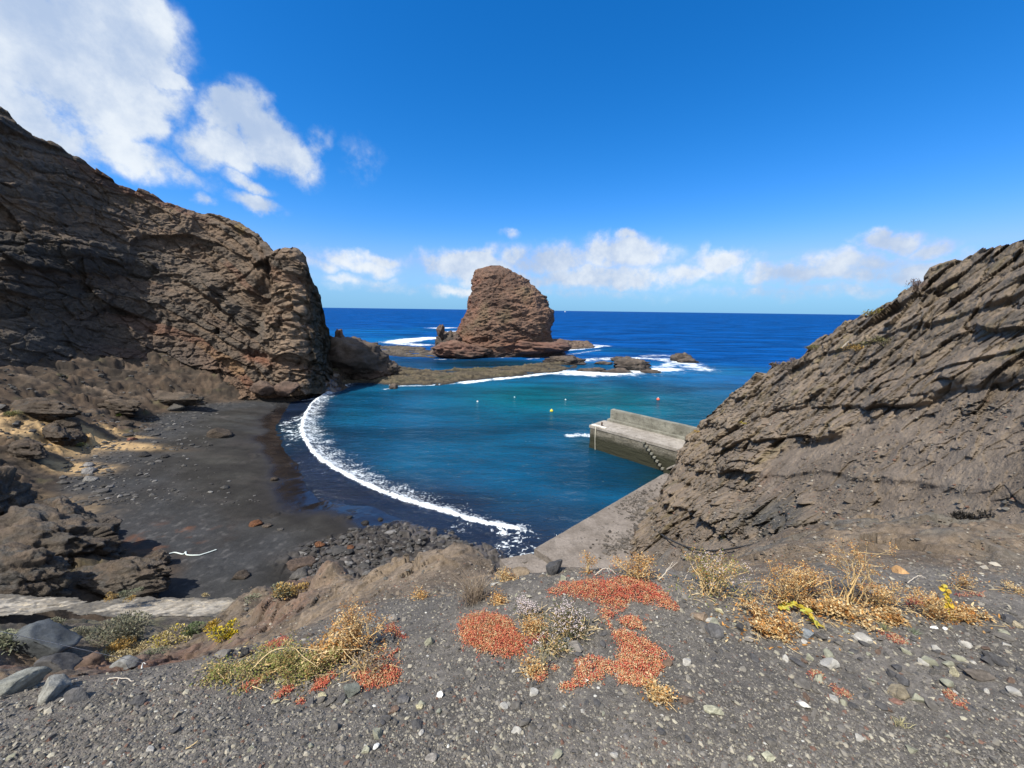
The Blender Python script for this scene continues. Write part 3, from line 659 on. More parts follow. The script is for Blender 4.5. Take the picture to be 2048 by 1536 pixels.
foot = sm(9, 1, P[..., 2])
fa, ca = facet(P, .14, 2.); fb_, cb = facet(P, .38, 5.); fd, cd = facet(P, .9, 8.)
a = (.45 * p1 * H1 + .25 * p2 * H2) * (1 - .55 * face) + .5 * cr + .25 * sml + .55 * fa + .28 * fb_ + .14 * fd + 1.4 * flow * (1 - .5 * face) - 1.2
rib = fbm(np.stack([P[..., 0] * .1 + P[..., 1] * .45, P[..., 1] * .2, P[..., 2] * .05], -1), 4, ridged=True); a = a + .9 * rib * face
a = a + foot * 1.4 * fbm(P * .16 + 9, 4)
topf = sm(27.2, 28.6, P[..., 2]); a = a * (1 - .5 * topf)
col = mix(np.array([.100, .060, .044]), np.array([.165, .098, .068]), sm(-.3, .35, fbm(P * .12, 4) + .4 * (H1 - .5)))
col = mix(col, np.array([.045, .034, .028]), .8 * sm(.1, -.5, flow + .35 * cr)); col = mix(col, np.array([.060, .048, .040]), .4 * sm(.15, .6, sml))
col = mix(col, np.array([.105, .085, .050]), .5 * sm(.1, .5, fbm(P * .1 + 20, 3)))
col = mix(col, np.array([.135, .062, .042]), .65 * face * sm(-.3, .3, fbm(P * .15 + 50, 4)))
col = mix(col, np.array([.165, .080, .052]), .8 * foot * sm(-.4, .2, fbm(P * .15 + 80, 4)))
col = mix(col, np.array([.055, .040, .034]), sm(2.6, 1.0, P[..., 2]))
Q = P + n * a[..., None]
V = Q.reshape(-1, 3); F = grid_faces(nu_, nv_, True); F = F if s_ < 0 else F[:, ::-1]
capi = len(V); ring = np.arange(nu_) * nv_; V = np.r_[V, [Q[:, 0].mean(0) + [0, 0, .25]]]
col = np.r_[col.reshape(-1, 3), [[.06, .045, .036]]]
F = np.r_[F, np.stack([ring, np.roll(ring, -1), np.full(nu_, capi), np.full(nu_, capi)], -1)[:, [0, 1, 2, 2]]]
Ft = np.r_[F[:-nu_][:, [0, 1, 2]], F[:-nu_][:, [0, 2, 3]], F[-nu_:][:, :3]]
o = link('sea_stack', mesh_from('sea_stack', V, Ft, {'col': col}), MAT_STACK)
tag(o, 'tall brown volcanic sea stack with a curved right shoulder rising from the reef', 'sea stack')

# ------------------------------------------------------------------ blob rocks: displaced, bedded, partly flattened
def rock_mesh(name, sub, size, seed, rough=.28, facets=6, dip=None, thick=.5, cols=(BASALT, BROWN), flat=0., rotz=0., dust=.3, fine=1.):
    V, F = ICO[sub]; r = np.random.default_rng(seed); P = V.copy()
    for _ in range(facets):
        nn = r.normal(size=3); nn /= np.linalg.norm(nn); dcut = r.uniform(.55, .85); s = P @ nn
        P = P - np.maximum(s - dcut, 0)[:, None] * nn
    size = np.asarray(size, float); ms = size.mean()
    nrm = V
    Pw = P * size + seed * 7.1
    fa, ca = facet(P, 1.5, seed * 1.3); fb_, cb = facet(P, 3.6, seed * 1.9)
    a = rough * (.42 * fa + (.22 if sub > 3 else .12) * fb_ * fine + .45 * fbm(P * 1.3 + seed, 4) + .35 * fbm(P * 3.3 + seed, 4, ridged=True) * fine + .12 * fbm(P * 9 + seed, 3, ridged=True) * fine)
    if dip is not None:
        p1, H1, k1, f1 = layers(Pw, dip, thick, seed * .3 + .1, .5, .3 / ms)
        a = a + .22 * p1 * (H1 > .2) * (.4 + H1) * thick / ms * 2
    P = P * (1 + a[:, None])
    P = P * size
    if rotz: c_, s_ = math.cos(rotz), math.sin(rotz); P = P @ np.array([[c_, s_, 0], [-s_, c_, 0], [0, 0, 1]])
    col = mix(cols[0], cols[1], sm(-.3, .35, fbm(P / ms * .9 + seed, 4)))
    col = mix(col, DUST * .9, dust * sm(.4, .9, nrm[:, 2]) * sm(-.3, .3, fbm(P / ms * 2 + seed + 5, 3)))
    if len(cols) > 2: col = mix(col, cols[2], sm(.1, .35, fbm(P / ms * 2.2 + seed + 9, 5)))
    return mesh_from(name, P, F, {'col': col})
def rock(name, label, cat, loc, *a, mat=MAT_REEF, group=None, **k):
    o = link(name, rock_mesh(name, *a, **k), mat); o.location = loc; return tag(o, label, cat, group)

DARKR = np.array([.040, .033, .028]); REDR = np.array([.115, .062, .045])
q = Pd(898., 674., 124.); rock('knobbly_rock', 'dark knobbly rock with an overhanging top at the left foot of the sea stack', 'rock', q - [0, 0, 1.5], 5, (3.8, 3.4, 3.6), 11, .4, 5, cols=(DARKR, np.array([.095, .062, .048])), dip=(.3, .2, 1), thick=1.1)
q = Pd(882., 664., 122.); rock('rock_spire', 'small dark pillar of rock standing left of the sea stack', 'rock', q - [0, 0, -.2], 4, (1.2, 1.2, 2.0), 12, .45, 5, cols=(DARKR, np.array([.095, .062, .048])))
q = Pd(925., 690., 122.); rock('rock_ledge', 'low reddish rock ledge along the front foot of the sea stack', 'rock', q - [0, 0, 1.3], 5, (8, 5, 2.6), 13, .35, 4, cols=(np.array([.07, .05, .04]), REDR), dip=(.1, .1, 1), thick=.8)
q = Pd(1075., 684., 128.); rock('rock_ledge', 'low reddish rock ledge along the right foot of the sea stack', 'rock', q - [0, 0, 1.3], 5, (10, 6, 2.8), 14, .35, 4, cols=(np.array([.07, .045, .036]), REDR), dip=(.1, .1, 1), thick=.8)
# headland beyond the cliff
q = Pd(690., 735., 82.); rock('rock_headland', 'dark sloping rock headland with an undercut foot beside the tall cliff', 'rock', q + [0, 0, 1.2], 5, (8.6, 5.5, 4.6), 21, .30, 4, cols=(DARKR * 1.1, np.array([.085, .062, .048])), dip=(-.35, .1, 1), thick=.8)
q = Pd(740., 745., 83.); rock('rock_headland', 'dark low toe of the headland running down to the reef', 'rock', q + [0, 0, .3], 5, (6.4, 3.5, 2.7), 25, .35, 4, cols=(DARKR * 1.1, np.array([.09, .062, .048])), dip=(-.35, .1, 1), thick=.7)
q = Pd(680., 677., 84.); rock('rock_pinnacle', 'thin pointed pinnacle of reddish rock on the headland', 'rock', q - [0, 0, .6], 4, (1.1, 1.1, 2.4), 22, .4, 5, cols=(np.array([.09, .062, .048]), REDR * .9))
q = Pd(755., 722., 84.); rock('rock_pinnacle', 'pale stubby knob of rock at the tip of the headland', 'rock', q - [0, 0, .6], 4, (1.0, 1.0, 1.5), 23, .4, 5, cols=(np.array([.12, .09, .06]), np.array([.09, .07, .05])))
q = Pd(783., 728., 82.); rock('rock_pinnacle', 'small dark jagged rock where the headland meets the reef', 'rock', q - [0, 0, .9], 4, (1.3, 1.0, 1.5), 24, .5, 5, cols=(DARKR, DARKR * 1.5))
# boulders at the cliff foot
q = Pz(523., 786., 1.9); rock('beach_boulder', 'left of two big brown boulders on black sand at the cliff foot', 'boulder', q + [0, .8, .7], 4, (2.0, 1.5, 1.15), 31, .22, 6, cols=(np.array([.085, .060, .048]), np.array([.12, .082, .062])), group='big boulders at the cliff foot', mat=MAT_CLIFF)
q = Pz(569., 787., 1.7); rock('beach_boulder', 'right of two big brown boulders on black sand at the cliff foot', 'boulder', q + [0, .8, .65], 4, (2.0, 1.4, 1.1), 33, .22, 6, cols=(np.array([.085, .060, .048]), np.array([.12, .080, .060])), group='big boulders at the cliff foot', mat=MAT_CLIFF)
q = Pz(787., 777., 0); rock('bay_rock', 'small dark rock standing alone in the bay near the reef', 'rock', q + [0, 0, .2], 4, (.75, .6, .75), 34, .4, 5, cols=(DARKR, DARKR * 1.6))
q = Pz(735., 758., 0); rock('bay_rock', 'dark boulder at the shore end of the reef', 'rock', q + [0, 0, .3], 4, (1.6, 1.2, .7), 35, .4, 5, cols=(DARKR, DARKR * 1.6))
# islets at the end of the reef
ISL = [('broad dark islet awash in white surf past the reef end', 1262, 738, (4.6, 3.0, 2.0)), ('pointed dark rock farthest out in the surf', 1362, 722, (2.6, 1.6, 1.9)), ('flat black rock just behind the broad islet', 1240, 722, (3.0, 1.6, .9)),
       ('low brown rock in the foam in front of the broad islet', 1230, 744, (3.6, 1.4, .7)), ('low brown rock in the foam nearest the reef end', 1185, 742, (3.0, 1.2, .7)), ('dark hump of rock on the outer end of the reef', 1128, 727, (5.2, 3.0, 1.5)),
       ('tiny rock in the surf between the reef and the islet', 1208, 728, (2.0, 1.2, .6)), ('small brown rock in the foam right of the broad islet', 1300, 745, (2.2, 1.0, .55)), ('low dark slab tilted beside the pointed rock', 1375, 725, (2.6, 1.2, .8))]
for k, (lb, px, py_, s) in enumerate(ISL):
    q = Pz(float(px), float(py_), 0.); rock('islet', lb, 'islet', q + [0, 0, s[2] * .18], 5 if k in (0, 5) else 4, s, 41 + k, .5, 4, cols=(DARKR * .9, DARKR * 1.7), dip=(.1, .2, 1), thick=.5, group='islets off the reef end')
# ------------------------------------------------------------------ reef platforms
def reef(name, label, poly, h, seed, cols, step=.16, amp=1.):
    lo = poly[:, :2].min(0) - 8; hi = poly[:, :2].max(0) + 8
    nx = int(min(520, (hi[0] - lo[0]) / step)); ny = int(min(420, (hi[1] - lo[1]) / (step * 1.2)))
    X, Y = np.meshgrid(np.linspace(lo[0], hi[0], nx), np.linspace(lo[1], hi[1], ny), indexing='ij'); P = np.stack([X, Y, 0 * X], -1)
    pl = np.r_[poly, poly[:1]]; d = seg_dist(P, pl); s = np.where(inside(X, Y, [tuple(q[:2]) for q in poly]), d, -d)
    s0 = s; s = s + amp * 3.4 * fbm(P * .13 + seed, 4) + 1.0 * fbm(P * .6 + seed, 4); fa, ca = facet(P, .35, seed); fb_, cb = facet(P, 1.0, seed)
    strat = fbm(np.stack([X * .05, Y * .35 + X * .06, 0 * X + seed], -1), 4, ridged=True)
    z = h * sm(-1.6, 3.2, s) * (.50 + .45 * strat + .6 * fbm(P * .14 + seed, 3)) + (.16 * fa + .09 * fb_) * sm(-1, 1, s) + .22 * fbm(P * .9 + seed, 4, ridged=True) * sm(-.5, .8, s) + .10 * fbm(P * 2.5, 3) - .26 - .5 * sm(-.4, -2.0, s)
    pool = sm(.04, .22, fbm(np.stack([X * .10, Y * .30, 0 * X + seed + 4], -1), 3)) * sm(.5, 2, s); z = z - pool * .95 * h
    n1 = fbm(P * .3 + seed, 4); col = mix(cols[0], cols[1], sm(-.3, .35, n1 + .5 * strat)); col = mix(col, cols[2], .8 * sm(0, .45, fbm(P * .12 + seed + 60, 4)))
    col = mix(col, cols[0] * .45, .8 * sm(.0, .45, fbm(P * [.5, 1.1, 1] + seed + 33, 5))); col = col * (1 + .5 * fbm(P * 2. + seed, 3)[..., None]); col = mix(col, np.array([.026, .023, .020]), sm(.40, .08, z)); col = np.clip(col, .01, 1)
    keep = (s > -2.2) & (s0 > -6); F = grid_faces(nx, ny); kv = keep.ravel(); F = F[kv[F].all(1)]
    Q = np.stack([X, Y, z], -1).reshape(-1, 3); use = np.unique(F); mp = np.full(len(Q), -1); mp[use] = np.arange(len(use))
    o = link(name, mesh_from(name, Q[use], mp[F], {'col': col.reshape(-1, 3)[use]}), MAT_REEF); return tag(o, label, 'reef')
reef('reef', 'long olive brown rock reef closing the far side of the bay', REEFW['ledge'], 1.0, 5., (np.array([.036, .030, .021]), np.array([.075, .060, .038]), np.array([.052, .048, .026])))
reef('reef', 'brown rock platform under the sea stack', REEFW['base'], 2.3, 15., (np.array([.052, .040, .032]), np.array([.105, .075, .056]), np.array([.085, .062, .048])), .22, .35)
reef('reef', 'flat dark rock shelf between the headland and the sea stack', REEFW['shelf'], .55, 25., (np.array([.050, .042, .034]), np.array([.095, .078, .058]), np.array([.070, .058, .044])), .22)
def on_beach(px, py_):
    t = np.linspace(8, 75, 1500); Q = CAM + rays(float(px), float(py_)) * t[:, None]
    z = beach_z(Q[:, 0], Q[:, 1])[0]; i = np.argmax(Q[:, 2] < z); return Q[i]
# outcrops at the near left of the beach
OUT = [('layered grey rock outcrop jutting onto the beach at the left edge', 60, 1120, 0, (3.3, 1.9, 1.8), (.18, .1, 1), 61), ('brown rock outcrop sloping down to the sand above the path', 225, 1168, 0, (2.3, .8, .8), (.2, .25, 1), 62),
       ('dark overhanging ledge of rock above the black sand', 135, 1068, 0, (2.1, 1.4, 1.6), (.15, .1, 1), 63), ('rounded brown rock mass left of the path', 15, 1178, 0, (2.1, .9, 1.3), (.1, .2, 1), 64), ('small dark knuckle of rock with a white rope beside it', 315, 1122, 0, (.5, .4, .45), None, 65),
       ('dark shoulder of rock at the left edge beside the ochre bank', -40, 1030, 0, (2.2, 1.6, 2.0), (.1, .2, 1), 66)]
for lb, px, py_, dd, s, dp, sd_ in OUT:
    q = on_beach(px, py_) + [0, 0, s[2] * .15]; rock('rock_outcrop', lb, 'rock', q, 6 if s[0] > 1 else 4, s, sd_, .42, 4, cols=(BASALT * 1.1, np.array([.10, .085, .068]), GREY), dip=dp, thick=.42, mat=MAT_CLIFF, dust=.5)
for lb, px, py_, s, sd_, rz in [('long dark ridge of rock running down between the two ochre banks', 110, 862, (3.2, .9, .8), 71, -.5), ('dark rock ridge below the ochre bank at the left edge', 45, 896, (2.8, .8, .6), 72, -.35), ('low dark ledge of rock above the upper ochre bank', 60, 818, (5., 1.2, .9), 73, -.2), ('dark broken ledge at the foot of the cliff above the gravel', 230, 812, (5.0, 1.2, .9), 74, -.3), ('dark block of rock at the lower end of the ochre ridge', 138, 878, (1.0, .8, .7), 75, -.3), ('rounded dark ledge along the cliff foot left of the boulders', 330, 798, (5., 1.3, .9), 76, -.2)]:
    q = on_beach(px, py_); rock('rock_ridge', lb, 'rock', q, 5, s, sd_, .4, 4, cols=(BASALT * .6, BASALT * 1.1, GREY * .7), dip=(.4, -.1, 1), thick=.5, mat=MAT_CLIFF, dust=.35, rotz=rz)
# blocks lying on the talus and the sand
BL = [(352, 818, 1.0, 'grey'), (440, 872, 1.2, 'dark'), (178, 945, .55, 'light grey'), (181, 960, .5, 'pale round'), (175, 932, .4, 'light'), (548, 960, .35, 'small dark'), (480, 1155, .42, 'dark round'), (512, 1050, .4, 'rust brown'), (535, 1052, .3, 'flat dark'), (545, 822, .3, 'black'), (265, 880, .45, 'reddish'), (290, 912, .5, 'black'), (330, 915, .35, 'black'), (640, 1090, .3, 'rust'), (700, 1098, .28, 'rust'), (605, 1130, .7, 'brown flat'), (250, 850, .7, 'dark'), (135, 850, .9, 'dark brown'), (142, 866, 1.0, 'dark brown'), (600, 1150, .6, 'grey flat'), (420, 985, .2, 'pale'), (560, 1060, .2, 'grey'), (730, 1046, .25, 'black'), (760, 1040, .2, 'black'), (700, 1035, .2, 'black'), (790, 1055, .22, 'black')]
SPOT = ['high on the talus by the cliff', 'lying long on the open sand', 'in the pair on the gravel below the ochre bank', 'lowest of the stones below the ochre bank', 'topmost of the stones below the ochre bank', 'alone in the middle of the beach', 'near the path on the smooth dark sand', 'standing on the sand left of the bedrock', 'beside the rust brown stone', 'in front of the cliff foot boulders', 'on the gravel beside the ochre sand', 'on the strand line left of the open sand', 'on the strand line to the right', 'in the bedrock by the water', 'in the bedrock nearer the path', 'at the left edge of the bedrock', 'above the ochre sand', 'on the ridge between the ochre banks', 'at the lower end of the ridge between ochre banks', 'at the near left corner of the bedrock', 'on the sand right of the left outcrop', 'right of the rust brown stone', 'at the edge of the swash', 'at the swash edge right of its twin', 'by the wet sand patch', 'at the right end of the swash edge']
CC = {'grey': GREY, 'dark': BASALT * .7, 'light': np.array([.2, .19, .18]), 'pale': np.array([.2, .19, .175]), 'rust': np.array([.12, .055, .028]), 'black': np.array([.03, .028, .027]), 'small': BASALT * .7, 'flat': BASALT, 'reddish': np.array([.15, .07, .05]), 'brown': np.array([.09, .065, .05])}
for k, ((px, py_, s, w), sp) in enumerate(zip(BL, SPOT)):
    q = on_beach(px, py_); c0 = CC[w.split()[0]]
    rock('beach_stone', f'{w} stone {sp}', 'stone', q + [0, 0, s * .15], 3, (s, s * .8, s * (.35 if 'flat' in w else .6)), 80 + k, .3, 6, cols=(c0, c0 * 1.3), dust=0, mat=MAT_CLIFF)
# rubble on the talus and strand: countless
ac = Acc(); r = np.random.default_rng(5)
px = np.r_[r.uniform(120, 520, 2600), r.uniform(0, 420, 900), r.uniform(600, 960, 1500)]; py = np.r_[r.uniform(800, 1010, 2600), r.uniform(780, 900, 900), r.uniform(1040, 1180, 1500)]
Q = np.array([Pz(a, b, 1.8) for a, b in zip(px, py)]); z, d_, b_ = beach_z(Q[:, 0], Q[:, 1])
for _ in range(6): Q = Pz(px, py, z); z = beach_z(Q[:, 0], Q[:, 1])[0]
bb = b_ ; cbm = COBBLE(Q); V0, F0 = ICO[1]
for k in range(len(Q)):
    if k < 2600:
        if not (-7 < bb[k] < 1.5) or r.random() > math.exp(-abs(bb[k] + 1.0) / 2.5): continue
    elif k >= 3500 and cbm[k] < .4: continue
    s = r.lognormal(-2.55, .55) * (1.2 if k < 3500 else 1.1)
    g = r.choice([.04, .06, .085, .14], p=[.4, .35, .2, .05]) * r.uniform(.8, 1.2)
    V = V0 * (1 + r.uniform(-.3, .3, (len(V0), 1))) * [s, s * r.uniform(.6, 1), s * r.uniform(.4, .8)]
    ac.add(V + [Q[k, 0], Q[k, 1], z[k]], F0, [g, g * .95, g * .9])
link('beach_rubble', ac.mesh('beach_rubble', False), attr_mat('rubble', .9, .2, 0, .3, 6), kind='stuff')
# ------------------------------------------------------------------ concrete
def concrete(name, c0, c1, stain, wetz=None, scale=1.0, bump=.5):
    mt, nt, b, out = new_mat(name); tc = N(nt, 'ShaderNodeTexCoord'); co = tc.outputs['Object']
    n1 = noise(nt, co, .9 * scale, 8, .65); n2 = noise(nt, co, 9 * scale, 6, .7); n3 = noise(nt, co, 2.6 * scale, 8, .7)
    c = mixc(nt, maprange(nt, n1, .35, .65), c0, c1); c = mixc(nt, maprange(nt, n3, .52, .66, 0, .75), c, stain)
    c = mixc(nt, 1.0, c, (1.22, 1.22, 1.22), 'MULTIPLY'); c = mixc(nt, .6, c, mixc(nt, maprange(nt, n2, .3, .7), (.35, .35, .35), (.65, .65, .65)), 'OVERLAY')
    if wetz:
        s = N(nt, 'ShaderNodeSeparateXYZ'); nt.links.new(co, s.inputs[0])
        zz = math_(nt, 'ADD', s.outputs[2], math_(nt, 'MULTIPLY', math_(nt, 'SUBTRACT', n3, .5), wetz[2]))
        c = mixc(nt, maprange(nt, zz, wetz[0], wetz[1], 1, 0), c, wetz[3])
    nt.links.new(c, b.inputs['Base Color']); b.inputs['Roughness'].default_value = .9; b.inputs['Specular IOR Level'].default_value = .2
    bp = N(nt, 'ShaderNodeBump', i_Strength=bump, i_Distance=.06); nt.links.new(math_(nt, 'ADD', n2, n3), bp.inputs['Height']); nt.links.new(bp.outputs[0], b.inputs['Normal'])
    return mt
M_QUAY = concrete('quay_concrete', (.130, .110, .092), (.188, .162, .139), (.072, .063, .054))
M_DECK = concrete('pier_deck_concrete', (.20, .178, .152), (.29, .262, .228), (.13, .118, .10))
M_PAR = concrete('parapet_concrete', (.125, .120, .098), (.20, .195, .162), (.07, .07, .054))
M_STONE = concrete('pier_stone', (.095, .086, .066), (.17, .155, .125), (.045, .042, .03), (1.15, 2.1, 1.6, (.037, .037, .023)), 1.6, .9)
def jitter_mesh(V, F, name, mat, parent, cuts=0, jit=0., **props):
    """faces subdivided and roughened so that worn edges are not ruler straight"""
    me = bpy.data.meshes.new(name); me.from_pydata([tuple(v) for v in V], [], [tuple(f) for f in F]); bm = bmesh.new(); bm.from_mesh(me)
    for _ in range(cuts):
        L = [e for e in bm.edges if e.calc_length() > .22]
        if L: bmesh.ops.subdivide_edges(bm, edges=L, cuts=1, use_grid_fill=True)
    co_ = np.array([v.co[:] for v in bm.verts])
    if jit: 
        d = np.stack([fbm(co_ * 2.1 + k * 31, 4) + .5 * fbm(co_ * 6 + k * 17, 3) for k in range(3)], -1) * jit
        for v, q in zip(bm.verts, co_ + d): v.co = q
    bmesh.ops.triangulate(bm, faces=bm.faces); bm.to_mesh(me); bm.free(); return link(name, me, mat, parent, **props)
def prism(poly, z0, z1):
    n = len(poly); V = [(p[0], p[1], z0) for p in poly] + [(p[0], p[1], z1) for p in poly]
    return V, [tuple(range(n))[::-1], tuple(range(n, 2 * n))] + [(i, (i + 1) % n, n + (i + 1) % n, n + i) for i in range(n)]
def bar(o, u, a0, a1, w0, w1, z0, z1):
    u = np.array(u[:2]); w = np.array([-u[1], u[0]])
    return prism([o[:2] + u * a + w * b for a, b in ((a0, w0), (a1, w0), (a1, w1), (a0, w1))], z0, z1)
# breakwater
F0_ = Pz(1181., 850., 2.6); F1_ = Pz(1370., 901., 2.6); PU = (F1_ - F0_)[:2]; PU /= np.linalg.norm(PU); PW = np.array([-PU[1], PU[0]])
K0 = Pz(1203., 839., 2.6); PWID = float((K0 - F0_)[:2] @ PW); K1 = Pz(1373., 884., 2.6)
print('pier', F0_, PU, PWID, (K0 - F0_)[:2] @ PU, (K1 - F0_)[:2] @ PW)
PZ = 2.6
pier = thing('breakwater', 'concrete breakwater with a seaward parapet and steps cut in its inner face', 'breakwater', (0, 0, 0))
v, f = bar(F0_, PU, 0, 26, -.04, PWID + 1.2, -3, PZ - .28); jitter_mesh(v, f, 'stone_wall', M_STONE, pier, 5, .07)
v, f = bar(F0_, PU, -.10, 26, -.10, PWID + .02, PZ - .28, PZ); jitter_mesh(v, f, 'deck', M_DECK, pier, 5, .025)
v, f = bar(F0_, PU, .25, 26, PWID + .03, PWID + .50, PZ - .27, PZ + .22); jitter_mesh(v, f, 'parapet_footing', M_PAR, pier, 4, .03)
v, f = bar(F0_, PU, .35, 26, PWID + .52, PWID + 1.15, PZ - .27, PZ + 1.28); jitter_mesh(v, f, 'parapet', M_PAR, pier, 4, .03)
S0 = Pz(1288., 879., PZ); s0 = float((S0 - F0_)[:2] @ PU); ns = 8
for k in range(ns):
    a = s0 + k * .30; v, f = bar(F0_, PU, a, a + .26, -.36, -.11, PZ - .34 - k * .29, PZ - .16 - k * .29); jitter_mesh(v, f, 'step', M_PAR, pier, 1, .02)
aL = s0 + ns * .30
v, f = bar(F0_, PU, aL, aL + .7, -.40, -.12, -1, .38); jitter_mesh(v, f, 'landing', M_STONE, pier, 2, .02)
# sloping pale kerb rising from the landing
aR = aL + 2.6; Vr = []
for a, z in ((aL + .3, .42), (aR, PZ - .35)):
    for w in (-.45, -.11):
        for dz in (0, .16): q = F0_[:2] + PU * a + PW * w; Vr.append((q[0], q[1], z + dz))
jitter_mesh(Vr, [(0, 1, 3, 2), (4, 6, 7, 5), (0, 4, 5, 1), (2, 3, 7, 6), (1, 5, 7, 3), (0, 2, 6, 4)], 'kerb', M_DECK, pier, 2, .01)
q = F0_[:2] + PU * 1.0 + PW * .7
ac = Acc(); ac.tube([[q[0], q[1], PZ - .05], [q[0], q[1], PZ + .30], [q[0], q[1], PZ + .31]], [.08, .08, .12], 10); ac.tube([[q[0], q[1], PZ + .31], [q[0], q[1], PZ + .38], [q[0], q[1], PZ + .385]], [.12, .11, .001], 10)
o = link('bollard', ac.mesh('bollard'), plain_mat('rusty_iron', (.09, .05, .03), .8, .4, 20)); tag(o, 'short rusty mooring bollard on the breakwater end', 'bollard')
ac = Acc(); a0 = F0_[:2] + PU * .75 + PW * -.13; ac.tube([[*(F0_[:2] + PU * .9 + PW * .3), PZ + .03], [*a0, PZ + .02], [*(a0 + PU * .03), 1.2], [*(a0 + PU * .12), .05], [*(a0 + PU * .12), -.5]], .035, 6)
o = link('mooring_rope', ac.mesh('mooring_rope'), plain_mat('pale_rope', (.55, .52, .42), .9, .2, 60)); tag(o, 'pale mooring rope hanging down the breakwater end', 'rope')
# plank-like white patch on the deck corner
v, f = bar(F0_, PU, .1, 1.9, .0, .35, PZ + .004, PZ + .10); o = jitter_mesh(v, f, 'kerb_block', concrete('white_concrete', (.5, .47, .42), (.6, .57, .5), (.35, .32, .28)), None, 2, .015); tag(o, 'pale kerb block on the front corner of the breakwater deck', 'kerb')

# quay
QZ = 2.5
qA = Pz(1328., 947., QZ); qB = Pz(1066., 1099., QZ); qC = Pz(1000., 1113., QZ)
d1_ = (qA - qB)[:2]; d1_ /= np.linalg.norm(d1_); wq = np.array([d1_[1], -d1_[0]])
quay = thing('quay', 'worn concrete quay apron along the near right side of the bay', 'quay', (0, 0, 0))
v, f = prism([qB[:2] + d1_ * .1, qB[:2] + d1_ * .1 + wq * 9, qA[:2] + wq * 9, qA[:2] + wq * .1 + d1_ * .2, qA[:2]], -3, QZ); jitter_mesh(v, f, 'apron', M_QUAY, quay, 6, .03)
v, f = prism([qC[:2], qC[:2] + wq * 8 - d1_ * 1.5, qB[:2] + wq * 9 - d1_ * .08, qB[:2] - d1_ * .12], -3, QZ - .16); jitter_mesh(v, f, 'landing_slab', M_QUAY, quay, 6, .03)
# stone debris on the quay
r = np.random.default_rng(8); ac = Acc(); V0, F0 = ICO[1]
for (px, py_, n_, sx_, sy_) in [(1262, 1008, 200, 16, 12), (1285, 1050, 260, 16, 22), (1250, 996, 110, 26, 6), (1240, 1088, 220, 22, 10), (1290, 1000, 220, 22, 24), (1030, 1120, 60, 12, 4)]:
    for _ in range(n_):
        q = Pz(px + r.normal() * sx_, py_ + r.normal() * sy_, QZ - (.16 if px < 1070 else 0)); s = r.lognormal(-3.1, .55)
        if ((q - qB)[:2] @ wq) < .2: continue
        g = r.uniform(.05, .13); ac.add(V0 * (1 + r.uniform(-.3, .3, (len(V0), 1))) * [s, s, s * .6] + q + [0, 0, s * .2], F0, [g, g * .88, g * .76])
link('quay_debris', ac.mesh('quay_debris', False), attr_mat('debris', .95, .2), kind='stuff')
# thin iron stake by the quay
q = Pz(1268., 1082., QZ); ac = Acc(); ac.tube([q, q + [.01, 0, .75]], .018, 6); o = link('iron_stake', ac.mesh('iron_stake'), bpy.data.materials['rusty_iron']); tag(o, 'thin rusty iron stake upright at the hill foot by the quay', 'stake')

# ------------------------------------------------------------------ buoys and far boat
M_BY = plain_mat('buoy_yellow', (.75, .55, .03), .4, .1, 4); M_BO = plain_mat('buoy_orange', (.75, .12, .06), .4, .1, 4); M_BW = plain_mat('buoy_white', (.75, .75, .72), .4, .1, 4)
def buoy(label, px, py_, rad, mat, capm=None):
    q = Pz(float(px), float(py_), 0.); t = thing('buoy', label, 'buoy', tuple(q), 'buoys in the bay')
    V, F = ICO[3]; link('float', mesh_from('float', V * rad * [1, 1, .92] + [0, 0, rad * .45], F), mat, t)
    ac = Acc(); zt = rad * 1.28; ac.tube([[0, 0, zt], [0, 0, zt + rad * .3], [0, 0, zt + rad * .32]], [rad * .28, rad * .26, .001], 8)
    th = np.linspace(0, np.pi, 9); ac.tube(np.c_[np.cos(th) * rad * .2, 0 * th, zt + rad * .3 + np.sin(th) * rad * .3], rad * .06, 6); link('lifting_eye', ac.mesh('lifting_eye'), capm or mat, t)
buoy('yellow round mooring buoy in the middle of the bay', 1103, 823, .24, M_BY); buoy('orange and white buoy out beyond the breakwater', 1316, 800, .27, M_BO, M_BW)
buoy('white buoy farthest left in the bay', 955, 804, .16, M_BW, M_BO); buoy('tiny white buoy under the sea stack reflection', 1029, 795, .11, M_BW); buoy('tiny white buoy farthest right, nearer than the surf', 1131, 800, .12, M_BW)
q = Pz(1130., 625.3, 0.); q = q * (4500 / np.linalg.norm(q[:2])); q[2] = 0
t = thing('sailing_boat', 'tiny white boat on the horizon right of the sea stack', 'boat', tuple(q))
hl = [(-9, 0), (-7, 2.2), (5, 2.2), (11, 0), (5, -2.2), (-7, -2.2)]; v, f = prism([np.array(p) for p in hl], -1, 2.4); jitter_mesh(v, f, 'hull', M_BW, t)
ac = Acc(); ac.box((-1, 0, 4), (4, 1.6, 1.6), (1, 0), None, .85); link('cabin', ac.mesh('cabin', False), M_BW, t); ac = Acc(); ac.tube([[1, 0, 2.4], [1, 0, 17]], .25, 6); link('mast', ac.mesh('mast'), M_BW, t)
ac = Acc(); ac.add([[.6, 0, 4], [-7, .3, 4.2], [.6, 0, 16], [.6, .25, 4], [-7, .5, 4.2], [.6, .25, 16]], [[0, 1, 2], [5, 4, 3], ]); link('sail', ac.mesh('sail', False), M_BW, t)

